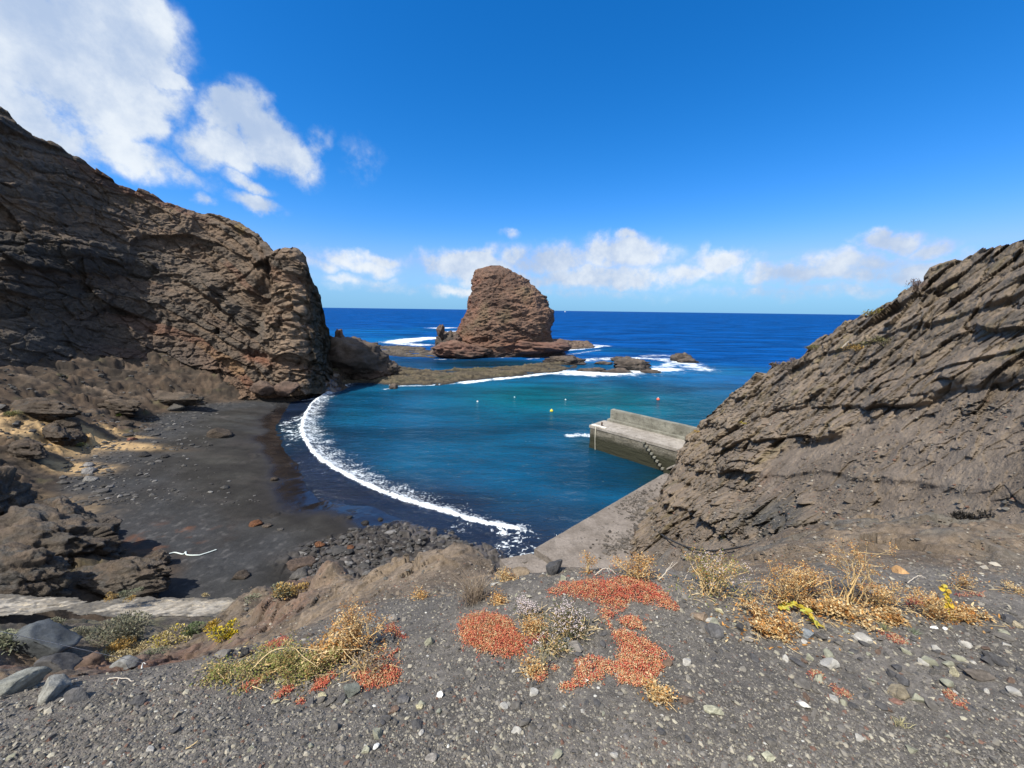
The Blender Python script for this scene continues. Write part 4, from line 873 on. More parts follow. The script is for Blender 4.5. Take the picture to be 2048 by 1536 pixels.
# ------------------------------------------------------------------ rope on the beach
pts = [(338, 1110), (350, 1107), (366, 1110), (372, 1106), (374, 1112), (395, 1113), (415, 1108), (433, 1101)]
ac = Acc(); L = np.array([on_beach(a, b) for a, b in pts]); L = smooth_line(L, 5); L[:, 2] = beach_z(L[:, 0], L[:, 1])[0] + .05; ac.tube(L, .035, 6)
o = link('beach_rope', ac.mesh('beach_rope'), plain_mat('white_rope', (.6, .66, .62), .9, .15, 60)); tag(o, 'white rope lying across the black sand beside the brown outcrop', 'rope')
# ------------------------------------------------------------------ near ground: gravel shoulder, soil spur, path terrace below
GC = []
def gp(px, py, y): GC.append(Pd(float(px), float(py), y))
def gx(x, y, z): GC.append(np.array([x, y, z], float))
for x in (-5, -2.5, 0, 2.5, 5): gx(x, -3, 13.45)
gx(-2, 0, 13.42); gx(2, 0, 13.42); gx(0, .6, 13.42); gx(-4.5, 0, 13.3); gx(4.5, 0, 13.45)
for px, y in ((0, 1.18), (512, 1.16), (1024, 1.15), (1536, 1.16), (2048, 1.18)): gp(px, 1530, y)
gp(0, 1372, 1.62); gp(250, 1345, 1.72); gp(480, 1305, 1.92); gp(600, 1270, 2.15); gp(700, 1225, 2.5); gp(800, 1200, 2.75); gp(900, 1185, 2.8); gp(960, 1162, 3.0); gp(1090, 1144, 2.85); gp(1025, 1146, 2.95); gp(1200, 1136, 2.75); gp(1300, 1128, 2.8); gx(.35, 3.6, 11.9); gx(1.2, 3.6, 12.0)
gp(1024, 1300, 1.86); gp(600, 1400, 1.60); gp(1500, 1300, 1.83); gp(1900, 1300, 1.85); gp(1400, 1160, 2.6); gp(1600, 1150, 2.8); gp(1800, 1130, 3.1); gp(2048, 1120, 3.3)
gx(4, 4.2, 12.35); gx(6, 4.0, 12.5); gx(8, 2, 13.2); gx(5, 6, 11.3)
gp(945, 1116, 3.7); gp(900, 1128, 4.2); gp(850, 1142, 4.6); gp(760, 1166, 5.0); gp(680, 1165, 5.6); gp(640, 1168, 6.2); gp(560, 1192, 8.0); gp(700, 1205, 3.6); gp(600, 1245, 4.0); gp(520, 1270, 4.6); gp(540, 1225, 6.5)
gx(1, 4.5, 11.1); gx(2, 6, 9.6); gx(0, 6, 9.3); gx(-2, 7, 8.6); gx(-4, 9.5, 6.0); gx(0, 10, 5.5); gx(4, 9, 7.5); gx(-2, 13, 2.2); gx(2, 14, 1.8)
gp(505, 1240, 10.6); gp(480, 1243, 10.8); gp(250, 1243, 10.7); gp(0, 1243, 10.6); gp(480, 1195, 13.0); gp(250, 1195, 12.8); gp(0, 1195, 12.6); gp(-300, 1243, 10.5); gp(-300, 1195, 12.6)
gp(420, 1275, 8.6); gp(250, 1290, 8.0); gp(50, 1290, 7.8); gp(250, 1330, 5.6); gp(60, 1335, 5.2); gp(400, 1315, 5.0); gp(-300, 1290, 7.6); gx(-9, 4, 8.4); gx(-12, 6, 6.2)
for px_, a_, b_, c_ in ((0, 1425, 1395, 1365), (250, 1402, 1375, 1352), (420, 1370, 1345, 1328), (-300, 1440, 1405, 1370)): gp(px_, a_, 2.5); gp(px_, b_, 3.3); gp(px_, c_, 4.3)
GC = np.array(GC); gtps = TPS(GC[:, :2], GC[:, 2], 2e-5)
# border of the dark gravel, beyond it bare brown soil
GEDGE = np.array([Pd(float(a), float(b), c)[:2] for a, b, c in [(-200, 1380, 1.6), (0, 1372, 1.62), (250, 1345, 1.72), (480, 1305, 1.92), (600, 1270, 2.15), (700, 1225, 2.5), (800, 1200, 2.75), (900, 1185, 2.8), (960, 1165, 2.9), (1090, 1150, 2.7), (1300, 1140, 2.65), (1500, 1150, 2.7), (1800, 1140, 3.0), (2048, 1170, 2.9), (2300, 1200, 2.8)]])
def ground_z(X, Y, d=None):
    P3 = np.stack([X, Y, 0 * X], -1); z = gtps(np.stack([X, Y], -1))
    e = seg_dist(P3, GEDGE, True) if d is None else d              # + = beyond the edge
    t = sm(.0, .8, e); R2 = np.hypot(X, Y)
    z = z + .018 * fbm(P3 * 2.2, 4) + .006 * fbm(P3 * 9, 3)
    fa, ca = facet(P3, 1.4, 3.); fb_, cb = facet(P3, 4.5, 6.)
    z = z + t * (.12 * fbm(P3 * 1.1 + 7, 4, ridged=True) + .08 * fa + .045 * fb_ + .05 * fbm(P3 * 3.5, 4, ridged=True) + .02 * fbm(P3 * 12, 3)) * sm(2, 4.5, R2) * (1 - .6 * sm(10, 11, Y))
    for px, py, y, r_, h in LUMPS:
        q = Pd(float(px), float(py), y); dd = np.hypot(X - q[0], Y - q[1]) / r_
        z = z + h * np.clip(1 - dd * dd, 0, 1) ** 1.2 * (1 + .5 * fbm(P3 * 3 / r_ * .4, 4))
    return z, e
LUMPS = [(662, 1172, 5.6, .34, .30), (618, 1180, 6.4, .5, .18), (950, 1122, 3.75, .40, .07), (1018, 1142, 3.0, .16, .05), (395 + 170, 1222, 5.6, .5, .22), (505, 1240, 7.5, .6, .25), (1130, 1140, 2.85, .2, .04)]
ang = np.radians(np.linspace(-72, 72, 820)); rr = np.geomspace(.75, 16.5, 900)
A, Rr = np.meshgrid(ang, rr, indexing='ij'); X = np.sin(A) * Rr; Y = np.cos(A) * Rr
Z, E_ = ground_z(X, Y)
ZG = Z.copy(); AG, RG = ang, rr
def ground_fast(X, Y):
    u = (np.arctan2(X, Y) - AG[0]) / (AG[-1] - AG[0]) * (len(AG) - 1); v = np.log(np.hypot(X, Y) / RG[0]) / np.log(RG[-1] / RG[0]) * (len(RG) - 1)
    u = np.clip(u, 0, len(AG) - 1.001); v = np.clip(v, 0, len(RG) - 1.001); i = u.astype(int); j = v.astype(int); f = u - i; g = v - j
    return (ZG[i, j] * (1 - f) + ZG[i + 1, j] * f) * (1 - g) + (ZG[i, j + 1] * (1 - f) + ZG[i + 1, j + 1] * f) * g
back = sm(0, .35, Y - 13.1 - .25 * fbm(np.stack([X * .8, 0 * X, 0 * X], -1), 3)) * sm(1, -2, X + 1); Z = Z - back * 2.8
P3 = np.stack([X, Y, Z], -1)
n1 = fbm(P3 * .9, 4); n2 = fbm(P3 * 3.1 + 20, 4); n3 = fbm(P3 * 14, 3); n4 = fbm(P3 * .35 + 90, 3)
gr = mix(np.array([.094, .085, .074]), np.array([.142, .127, .109]), sm(-.4, .4, n1 + .6 * n2)); gr = mix(gr, np.array([.145, .098, .072]), .65 * sm(.05, .5, n1) * sm(.3, -.8, X + .3) * sm(-.2, .4, n2))
gr = gr * (1 + .45 * n3[..., None])
so_ = mix(np.array([.088, .068, .050]), np.array([.148, .114, .082]), sm(-.35, .35, n1 + .7 * n2)); so_ = mix(so_, np.array([.11, .060, .044]), .75 * sm(.0, .4, n4 + .3 * n2) * sm(.5, -1.5, X)); so_ = mix(so_, np.array([.105, .098, .084]), .75 * sm(.0, .35, fbm(P3 * [.7, 1.5, 1.5] + 15, 5)) * sm(0, 2, X)); so_ = so_ * (1 + .38 * n3[..., None] + .3 * fbm(P3 * 6 + 3, 4, ridged=True)[..., None] - .15)
t = sm(-.12, .22, E_ + .22 * n2); c = mix(gr, so_, t)
low = sm(9.8, 7.2, Z + .4 * n1) * sm(-1.5, -3.5, X); lo_c = mix(np.array([.060, .050, .040]), np.array([.105, .088, .066]), sm(-.3, .4, n1 + n2)); lo_c = mix(lo_c, np.array([.11, .105, .055]), .6 * sm(.1, .5, fbm(P3 * .8 + 44, 4))); c = mix(c, lo_c * (1 + .4 * n3[..., None]), low)
me = mesh_from('ground', P3.reshape(-1, 3), grid_faces(len(ang), len(rr)), {'col': np.clip(c, .01, 1).reshape(-1, 3)})
MAT_GND = rock_mat('gravel_ground', (26., 120.), .5, .8, .012, .95, (160., .66, (.30, .28, .25)))
link('ground', me, MAT_GND, kind='structure')
def hit(px, py):
    """points where the lines of sight through photo pixels meet the ground"""
    px = np.atleast_1d(np.asarray(px, float)); py = np.atleast_1d(np.asarray(py, float)); r = rays(px, py)
    lo = np.full(px.shape, .6); done = np.zeros(px.shape, bool); hi = np.full(px.shape, 16.)
    prev = lo.copy()
    for y in np.geomspace(.7, 16, 60):
        Q = CAM + r * y; z = ground_fast(Q[:, 0], Q[:, 1]); w = (~done) & (Q[:, 2] < z); hi = np.where(w, y, hi); lo = np.where(w, prev, lo); done |= w; prev = np.full(px.shape, y)
    for _ in range(9):
        mdl = (lo + hi) / 2; Q = CAM + r * mdl[:, None]; z = ground_fast(Q[:, 0], Q[:, 1]); b_ = Q[:, 2] < z; hi = np.where(b_, mdl, hi); lo = np.where(b_, lo, mdl)
    Q = CAM + r * hi[:, None]; Q[:, 2] = ground_fast(Q[:, 0], Q[:, 1]); return Q
# ------------------------------------------------------------------ old concrete path on the terrace
xs = np.linspace(-24, -7.6, 460); ws = np.linspace(0, 1, 90)
yy0 = np.array([Pd(0., 1243., 10.6)[1], Pd(505., 1243., 10.7)[1]])
XX, W = np.meshgrid(xs, ws, indexing='ij'); YY = 10.85 + W * 1.95; ZZ = gtps(np.stack([XX, YY], -1)); g0 = ground_z(XX, YY)[0]
P3 = np.stack([XX, YY, g0 + .012], -1); n1 = fbm(P3 * .55, 5); n2 = fbm(P3 * 2.4, 5)
keep = (n1 * .6 + n2 * .25 + 1.0 - 1.5 * np.abs(W - .52) ** 1.6 * 2 - .75 * np.exp(-((XX + 15.2) / .8) ** 2) - sm(-9.6, -8.6, XX)) > .05
P3[..., 2] = P3[..., 2] + .006
c = mix(np.array([.20, .172, .132]), np.array([.30, .265, .212]), sm(-.3, .3, n2 + n1)); c = mix(c, np.array([.085, .075, .06]), .85 * sm(-.02, .3, fbm(P3 * 2.2, 5) + .5 * n1 + .9 * (np.abs(W - .5) * 2) ** 3 - .12 + .5 * np.exp(-((XX + 15.2) / .9) ** 2)))
F = grid_faces(len(xs), len(ws)); F = F[keep.ravel()[F].all(1)]; us = np.unique(F); mp_ = np.full(XX.size, -1); mp_[us] = np.arange(len(us))
link('path', mesh_from('path', P3.reshape(-1, 3)[us], mp_[F], {'col': c.reshape(-1, 3)[us]}), rock_mat('path_concrete', (3., 16.), .3, .5, .03, .9), kind='structure')

# ------------------------------------------------------------------ gravel: countless chips, one object
r = np.random.default_rng(21); NG = 98000
px = r.uniform(-420, 2470, int(NG * 2.5)); py = 1600 - 490 * r.random(len(px)) ** 1.15
Q = hit(px, py); e = seg_dist(Q, GEDGE, True); okm = (e < .05 + .12 * r.random(len(Q)) ** 3 * 4) & (Q[:, 1] < 4); 
cl = fbm(Q * [1.6, 1.6, 0], 3); okm &= r.random(len(Q)) < np.clip(.75 + cl * 1.2, .15, 1); Q = Q[okm][:NG]; n_ = len(Q)
V0, F0 = ICO[1]; V0 = V0[:]; 
if True:
    bmx = bmesh.new(); bmesh.ops.create_icosphere(bmx, subdivisions=1, radius=1); bmx.free()
VV = np.array([(0, 0, 1), (0, 0, -.6), *[(math.cos(a), math.sin(a), .15) for a in np.arange(5) * 2 * math.pi / 5]]); FF = np.array([[0, 2 + i, 2 + (i + 1) % 5] for i in range(5)] + [[1, 2 + (i + 1) % 5, 2 + i] for i in range(5)])
s = np.clip(r.lognormal(-5.75, .62, n_), .0016, .015) * np.clip(.55 + .30 * Q[:, 1], .8, 1.5)
B = VV[None] * (1 + r.uniform(-.35, .35, (n_, 7, 1))); B = B * np.stack([s, s * r.uniform(.6, 1, n_), s * r.uniform(.4, .9, n_)], -1)[:, None]
a = r.uniform(0, 2 * np.pi, n_); ca, sa = np.cos(a)[:, None], np.sin(a)[:, None]; tl_ = r.normal(0, .35, n_)[:, None]
B = np.stack([B[..., 0] * ca - B[..., 1] * sa, B[..., 0] * sa + B[..., 1] * ca, B[..., 2] + B[..., 0] * tl_], -1)
V = (B + Q[:, None] + np.array([0, 0, 1]) * (s * .15)[:, None, None]).reshape(-1, 3); F = (FF[None] + (np.arange(n_) * 7)[:, None, None]).reshape(-1, 3)
PAL = np.array([(.082, .076, .067), (.132, .121, .107), (.180, .164, .138), (.27, .243, .19), (.30, .275, .21), (.13, .075, .055), (.44, .43, .39)]); pi = r.choice(len(PAL), n_, p=[.28, .31, .21, .11, .045, .035, .010])
c = PAL[pi] * r.uniform(.75, 1.25, (n_, 1)); c = np.repeat(c, 7, 0)
link('gravel', mesh_from('gravel', V, F, {'col': c}, False), attr_mat('gravel_chips', .85, .3), kind='stuff')

# rubble on the bare soil of the spur and the dirt at the hill foot
px = np.r_[r.uniform(1250, 2100, 15000), r.uniform(480, 1120, 15000)]; py = np.r_[r.uniform(1020, 1180, 15000), r.uniform(1105, 1300, 15000)]
Q = hit(px, py); e = seg_dist(Q, GEDGE, True); cl = fbm(Q * [1.2, 1.2, 0] + 60, 4); okm = (e > -.1) & (r.random(len(Q)) < np.clip(.25 + cl * 1.6, .04, 1)) & (Q[:, 1] < 14); Q = Q[okm]; n_ = len(Q)
s = np.clip(r.lognormal(-4.9, .65, n_), .003, .05) * np.clip(.35 + .16 * Q[:, 1], .8, 2.2)
B = VV[None] * (1 + r.uniform(-.35, .35, (n_, 7, 1))); B = B * np.stack([s, s * r.uniform(.6, 1, n_), s * r.uniform(.4, .9, n_)], -1)[:, None]; V = (B + Q[:, None]).reshape(-1, 3); F = (FF[None] + (np.arange(n_) * 7)[:, None, None]).reshape(-1, 3)
PAL2 = np.array([(.085, .070, .055), (.13, .105, .08), (.17, .14, .11), (.10, .095, .085), (.30, .27, .22), (.15, .085, .06)]); c = np.repeat(PAL2[r.choice(6, n_, p=[.25, .3, .2, .14, .05, .06])] * r.uniform(.75, 1.25, (n_, 1)), 7, 0)
link('soil_rubble', mesh_from('soil_rubble', V, F, {'col': c}, False), bpy.data.materials['gravel_chips'], kind='stuff')
# ------------------------------------------------------------------ stones
M_ST = rock_mat('loose_stone', (28., 120.), .4, .7, .006, .9)
def stone_mesh(seed, size, col, sub=3, facets=9, rough=.10):
    V, F = ICO[sub]; r = np.random.default_rng(seed); P = V.copy()
    for _ in range(facets):
        nn = r.normal(size=3); nn /= np.linalg.norm(nn); dc = r.uniform(.42, .72); P = P - np.maximum(P @ nn - dc, 0)[:, None] * nn
    P = P / np.abs(P).max(0); fa, ca = facet(P, 3.2, seed * 1.1); P = P * (1 + rough * fbm(P * 2.2 + seed, 4)[:, None] + .055 * fa[:, None] + .03 * fbm(P * 7 + seed, 3, ridged=True)[:, None]); P = P * size
    col = np.asarray(col); c = mix(col * .8, col * 1.25, sm(-.3, .3, fbm(V * 1.6 + seed, 4)))
    return mesh_from('stone', P, F, {'col': c}, sub > 3)
GRN = np.array([.19, .185, .135]); YEL = np.array([.30, .27, .17]); DRK = np.array([.050, .048, .047]); MID = np.array([.115, .105, .092]); BRN = np.array([.11, .075, .055]); PAL_ = np.array([.36, .34, .30]); BLU = np.array([.085, .092, .095]); WHT = np.array([.62, .61, .57]); ORG = np.array([.30, .18, .085])
def put(name, label, px, py, w, mesh_seed, col, asp=(1, .75, .6), rz=0., sink=.18, cat='stone', group=None, **k):
    q = hit(px, py)[0]; dist = -((q - CAM) @ RC)[2]; s = w / FPX * dist / 2 * .95
    o = link(name, stone_mesh(mesh_seed, np.array(asp) * s, col, **k), M_ST); o.location = q + [0, 0, s * asp[2] * (.7 - 2 * sink)]; o.rotation_euler = (0, 0, rz); return tag(o, label, cat, group)
# (label, px, py, width px, colour, aspect, turn)
NAMED = [('large dark blue grey boulder among the shrubs at the left edge', 88, 1306, 118, BLU * .75, (1, .8, .75), .3, 'boulder'), ('dark boulder in front of the largest boulder at the left', 110, 1345, 84, DRK, (1, .7, .55), .1, 'boulder'), ('brown dark boulder right of the left boulder group', 172, 1338, 66, BRN * .75, (1, .8, .65), .5, 'boulder'),
 ('lichen spotted grey boulder at the left edge', 30, 1378, 92, np.array([.15, .15, .13]), (1, .7, .5), .2, 'boulder'), ('lichen spotted grey boulder half sunk in gravel', 108, 1386, 78, np.array([.165, .16, .14]), (1, .7, .55), -.4, 'boulder'), ('grey wedge shaped rock beside a dry twig', 262, 1334, 66, np.array([.13, .13, .125]), (1, .6, .5), .4, 'boulder'),
 ('small dark rock left of the gravel, low in the lichen group', 155, 1396, 52, DRK * 1.4, (1, .8, .5), .1, 'boulder'), ('dark upright split rock by the red plants at the left', 485, 1312, 36, DRK * .9, (.7, .7, 1.0), .8, 'stone'), ('grey rock left of the dark split rock', 450, 1314, 44, MID, (1, .7, .5), .2, 'stone'),
 ('smooth dark rock on the skyline by the quay', 1106, 1146, 46, DRK, (1, .7, .85), .7, 'boulder'), ('dark green grey stone below the left plant cluster', 703, 1388, 36, np.array([.10, .105, .09]), (1, .8, .85), .3, 'stone'), ('white round pebble on the open gravel', 880, 1394, 18, WHT, (.8, .7, 1), 0, 'stone'),
 ('long dark flat slab at the right edge of the gravel', 1962, 1356, 64, np.array([.085, .072, .060]), (1, .4, .34), -.15, 'stone'), ('yellowish upright block left of the long dark slab', 1908, 1350, 27, np.array([.27, .245, .165]), (.7, .5, 1), .2, 'stone'), ('dark stone behind the long flat slab', 1985, 1322, 42, DRK, (1, .7, .6), -.5, 'stone'),
 ('brown flat stone among the right hand stones', 1800, 1388, 46, np.array([.15, .125, .085]), (1, .7, .42), .3, 'stone'), ('dark grey stone above the brown flat stone', 1806, 1364, 34, DRK * 1.3, (1, .8, .6), .6, 'stone'), ('reddish flat stone under the brown one', 1796, 1404, 30, np.array([.16, .09, .068]), (1, .6, .3), -.3, 'stone'),
 ('pale rounded stone alone on the right gravel', 1604, 1412, 30, PAL_ * 1.1, (1, .7, .6), -.4, 'stone'), ('large greenish angular stone near the bottom edge', 1534, 1516, 30, GRN * 1.5, (1, .7, .55), -.3, 'stone'), ('small greenish stone left of the large angular one at the bottom', 1502, 1518, 18, GRN * 1.5, (1, .7, .5), 0, 'stone'),
 ('pale green long stone on the middle gravel', 1424, 1424, 44, GRN * 1.25, (1, .45, .4), -.4, 'stone'), ('brown block under the red patch', 1332, 1328, 26, BRN * .9, (1, .7, .8), .2, 'stone'), ('red brown flat stone right of the red patch', 1290, 1346, 32, BRN * .85, (1, .6, .45), .4, 'stone'), ('dark brown flat stone right of the straw tuft', 1372, 1402, 32, BRN * .8, (1, .7, .5), -.3, 'stone'),
 ('dark stone at the right of the red patch', 1424, 1268, 46, DRK * 1.6, (1, .7, .6), .2, 'stone'), ('brown grey stone left of the dark one by the red patch', 1400, 1238, 38, np.array([.16, .12, .085]), (1, .7, .5), -.3, 'stone'), ('black angular stone under the orange plant', 1480, 1260, 24, DRK * .8, (.8, .8, 1), .3, 'stone'), ('grey cube stone right of the black angular one', 1496, 1282, 20, MID * 1.5, (1, .8, .8), .3, 'stone'), ('yellow flat stone leaning by the red patch', 1437, 1224, 24, YEL, (1, .5, .6), -.6, 'stone'),
 ('orange rounded stone on the dirt slope at the right', 1800, 1146, 26, ORG, (1, .8, .8), -.4, 'stone'), ('grey green stone below the yellow leaves', 1614, 1272, 26, BLU * 1.7, (1, .8, .7), .2, 'stone'), ('yellow green slab right of the drying leaves', 1794, 1230, 30, GRN * 1.25, (1, .5, .35), -.3, 'stone'),
 ('two lobed white shell-like pebble by the right yellow sprig', 1868, 1256, 16, WHT * 1.1, (1, .6, .6), 0, 'stone'), ('white pebble right of the shell-like one', 1890, 1258, 12, WHT, (1, .6, .6), .4, 'stone'),
 ('grey stone between the two red patches, lower one', 1150, 1300, 36, MID * 1.25, (1, .8, .7), 0, 'stone'), ('blue grey stone between the two red patches, upper one', 1132, 1286, 20, BLU * 1.8, (1, .8, .8), .4, 'stone'), ('yellow green stone on the soil left of the red dome', 860, 1288, 24, GRN, (1, .6, .8), .9, 'stone'), ('rounded grey stone behind the left orange plant', 784, 1240, 26, MID * 1.3, (1, .8, .8), 0, 'stone'),
 ('brown grey stone lying under the left red tuft', 775, 1280, 34, MID * .9, (1, .7, .55), -.2, 'stone'), ('tan flat stone at the left of the plant roots', 558, 1366, 22, YEL * .9, (1, .6, .5), .3, 'stone'), ('yellow flat stone under the left plant cluster', 645, 1394, 22, YEL, (1, .6, .5), -.1, 'stone'), ('tan stone left of the yellow flat stone', 550, 1405, 18, YEL, (1, .6, .5), .5, 'stone'), ('brown long stone below the left cluster', 660, 1406, 30, MID * .8, (1, .5, .6), .9, 'stone'),
 ('dark angular stone standing in the left gravel', 276, 1408, 26, DRK * 1.3, (1, .7, .8), .6, 'stone'), ('dark stone in the middle left gravel', 806, 1402, 26, DRK * 1.7, (1, .8, .7), .2, 'stone'), ('brown stone beside the dark middle left one', 788, 1424, 24, BRN, (1, .8, .7), .5, 'stone'), ('yellow green stone in the middle left gravel', 838, 1416, 17, YEL, (1, .8, .7), .1, 'stone'), ('round pale stone low in the middle gravel', 733, 1502, 18, GRN * 1.3, (1, .9, .8), 0, 'stone'), ('white stone right of the round pale one', 752, 1496, 15, WHT * .8, (1, .7, .8), .8, 'stone'), ('flat tan stone near the bottom left of centre', 680, 1497, 22, MID * 1.5, (1, .8, .5), .2, 'stone'), ('flat tan stone near the bottom edge', 863, 1520, 26, MID * 1.5, (1, .8, .5), .2, 'stone'),
 ('dark slab at the far right edge', 2040, 1346, 26, DRK, (1, .7, .7), 0, 'stone'), ('tan stone at the right edge under the dry leaves', 2034, 1252, 26, np.array([.25, .21, .14]), (1, .7, .6), .5, 'stone'), ('dark rock at the right edge under the dry leaves', 2015, 1244, 30, DRK * 1.2, (1, .8, .6), .2, 'stone'), ('tan lump of rock on the soil at the quay skyline', 1040, 1150, 40, np.array([.15, .115, .078]), (1, .7, .5), .2, 'boulder')]
for k, (lb, px, py_, w, c, asp, rz, cat) in enumerate(NAMED):
    put('boulder' if cat == 'boulder' else 'stone', lb, px, py_, w, 300 + k, c, asp, rz, .10 if cat == 'boulder' else .15, cat, None, sub=4 if w > 60 else 3, facets=7 if cat == 'boulder' else 10)
# smaller stones nothing tells apart: copies of a few stones of each colour
KINDS_ = [('small dark grey stone lying loose in the gravel', 'dark grey stones in the gravel', DRK * 1.5), ('small mid grey stone lying loose in the gravel', 'mid grey stones in the gravel', MID), ('small yellowish green stone lying loose in the gravel', 'yellowish stones in the gravel', GRN * 1.3), ('small reddish brown stone lying loose in the gravel', 'reddish stones in the gravel', BRN * 1.1), ('small pale stone lying loose in the gravel', 'pale stones in the gravel', PAL_)]
PROTO = [[stone_mesh(500 + 10 * i + j, np.array([1, r.uniform(.6, .9), r.uniform(.4, .75)]), c, 2, 9) for j in range(4)] for i, (_, _, c) in enumerate(KINDS_)]
for row in PROTO:
    for m_ in row: m_.materials.append(M_ST)
zones = [((1600, 2040), (1250, 1420), 100), ((1360, 1640), (1200, 1330), 40), ((560, 900), (1380, 1480), 45), ((1080, 1240), (1265, 1340), 16), ((960, 1360), (1340, 1480), 34), ((480, 2000), (1400, 1535), 34), ((20, 460), (1400, 1530), 10), ((980, 1240), (1140, 1200), 22)]
bx, by = [], []
for (x0, x1), (y0, y1), n in zones: bx.append(r.uniform(x0, x1, n)); by.append(r.uniform(y0, y1, n))
bx = np.concatenate(bx); by = np.concatenate(by); Q = hit(bx, by)
for k, q in enumerate(Q):
    i = r.choice(5, p=[.30, .34, .18, .08, .10]); s = np.clip(r.lognormal(-3.85 if k < 135 else -4.2, .42), .009, .042)
    o = bpy.data.objects.new('stone', PROTO[i][r.integers(4)]); COL.objects.link(o); o.location = q + [0, 0, s * .22]; o.scale = (s,) * 3; o.rotation_euler = (r.normal(0, .25), r.normal(0, .25), r.uniform(0, 6.28))
    tag(o, KINDS_[i][0], 'stone', KINDS_[i][1])
# ------------------------------------------------------------------ plants
r = np.random.default_rng(99)
M_LEAF = attr_mat('succulent_leaf', .45, .45, .12); M_DRY = attr_mat('dry_leaf', .85, .2, .25); M_STEM = attr_mat('dry_stem', .85, .2); M_GREEN = attr_mat('green_leaf', .65, .3, .2)
def rot_to(dirs):
    """matrices whose z axis is dirs"""
    d = dirs / np.linalg.norm(dirs, axis=-1)[..., None]; a = np.where(np.abs(d[..., 2:3]) > .95, [[1., 0, 0]], [[0, 0, 1.]])
    x = np.cross(a, d); x /= np.linalg.norm(x, axis=-1)[..., None]; y = np.cross(d, x); return np.stack([x, y, d], -1)
BEAD = np.array([(0, 0, 0), (1, 0, .45), (0, 1, .45), (-1, 0, .45), (0, -1, .45), (0, 0, 1)]); BEADF = np.array([(0, 2, 1), (0, 3, 2), (0, 4, 3), (0, 1, 4), (5, 1, 2), (5, 2, 3), (5, 3, 4), (5, 4, 1)])
CURL = np.array([(-1, 0, 0), (1, 0, 0), (-1.2, .25, .5), (1.2, .25, .5), (-.3, -.1, 1), (.3, -.1, 1)]); CURLF = np.array([(0, 1, 3), (0, 3, 2), (2, 3, 5), (2, 5, 4)])
def scatter(base, F, pos, dirs, rad, length, col):
    M = rot_to(dirs); B = base[None] * np.stack([rad, rad, length], -1)[:, None]
    V = np.einsum('nij,nkj->nki', M, B) + pos[:, None]; n = len(base)
    return V.reshape(-1, 3), (F[None] + (np.arange(len(pos)) * n)[:, None, None]).reshape(-1, 3), np.repeat(col, n, 0)
def rdir(n, up=.6, spread=1.):
    d = r.normal(size=(n, 3)) * [spread, spread, .5]; d[:, 2] = np.abs(d[:, 2]) + up; return d / np.linalg.norm(d, axis=1)[:, None]
ICEC = np.array([(.54, .105, .070), (.58, .17, .085), (.60, .29, .13), (.66, .48, .27), (.30, .036, .040), (.20, .18, .06)])
def in_poly(poly, n):
    poly = np.array(poly, float); lo, hi = poly.min(0), poly.max(0); out = np.zeros((0, 2))
    while len(out) < n:
        p = lo + (hi - lo) * r.random((n * 3, 2)); out = np.r_[out, p[inside(p[:, 0], p[:, 1], [tuple(q) for q in poly])]]
    return out[:n]
def ice_plant(label, poly, n, h=.03, dens=1., pal=(.42, .28, .16, .09, .05, 0), leaf=.0085, name='ice_plant', cat='plant', group='red succulent mats', tone=(1, 1, 1)):
    p = in_poly(poly, n); fr_ = r.random(n) < .22; p[fr_] += r.normal(0, 7 if n > 800 else 2.5, (fr_.sum(), 2)); Q = hit(p[:, 0], p[:, 1]); cl = fbm(np.c_[Q[:, :2] * 7, Q[:, 2] * 0], 4); edge = seg_dist(p, list(poly) + [poly[0]])
    gap = fbm(np.c_[Q[:, :2] * 16 + 5, Q[:, 2] * 0], 3); k = (cl > .34 - dens * .6) & (gap > -.38) & (r.random(n) < np.clip(edge / 16 + .18, 0, 1)); Q = Q[k]; cl = cl[k]; dome = np.clip(edge[k] / 30, 0.1, 1) ** .6
    m_ = 4; Q = np.repeat(Q, m_, 0); cl = np.repeat(cl, m_); dome = np.repeat(dome, m_); n2 = len(Q)
    pos = Q + r.normal(0, .006, (n2, 3)) * [1, 1, 0]; pos[:, 2] += h * dome * r.random(n2) ** .7 * (1 + cl)
    L = leaf * r.uniform(.6, 1.35, n2); pal_n = fbm(np.c_[Q[:, :2] * 11 + 30, Q[:, 2] * 0], 3)
    ci = r.choice(6, n2, p=np.array(pal) / sum(pal)); sh = pal_n > .02; ci = np.where(sh & (r.random(n2) < .5), 2 + (r.random(n2) < .4), ci)
    c = ICEC[ci] * r.uniform(.55, 1.25, (n2, 1)) * np.array(tone)
    V, F, C = scatter(BEAD, BEADF, pos, rdir(n2, .5), L * .30, L, c)
    a = Acc(); ns = max(6, n // 220)
    for q in Q[r.choice(n2, ns)]:
        d = r.normal(0, .022, 3); d[2] = .005; a.tube(np.array([q + [0, 0, .006], q + d * .5 + [0, 0, h * .6], q + d + [0, 0, .008]]), [.0022, .002, .0012], 4, (.40, .20, .12))
    b0 = Q.mean(0); t = thing(name, label, cat, tuple(b0), group)
    link('leaf_mat', mesh_from('leaf_mat', V - b0, F, {'col': C}, True), M_LEAF, t); a.V = [v - b0 for v in a.V]; n > 150 and link('runner', a.mesh('runner'), M_STEM, t)
ice_plant('broad wing shaped mat of red succulents in the middle of the ridge', [(1088, 1188), (1120, 1165), (1180, 1158), (1240, 1152), (1300, 1162), (1325, 1178), (1362, 1218), (1345, 1224), (1300, 1212), (1262, 1205), (1250, 1222), (1205, 1220), (1190, 1206), (1140, 1196)], 3600, .045, 1.25, group=None)
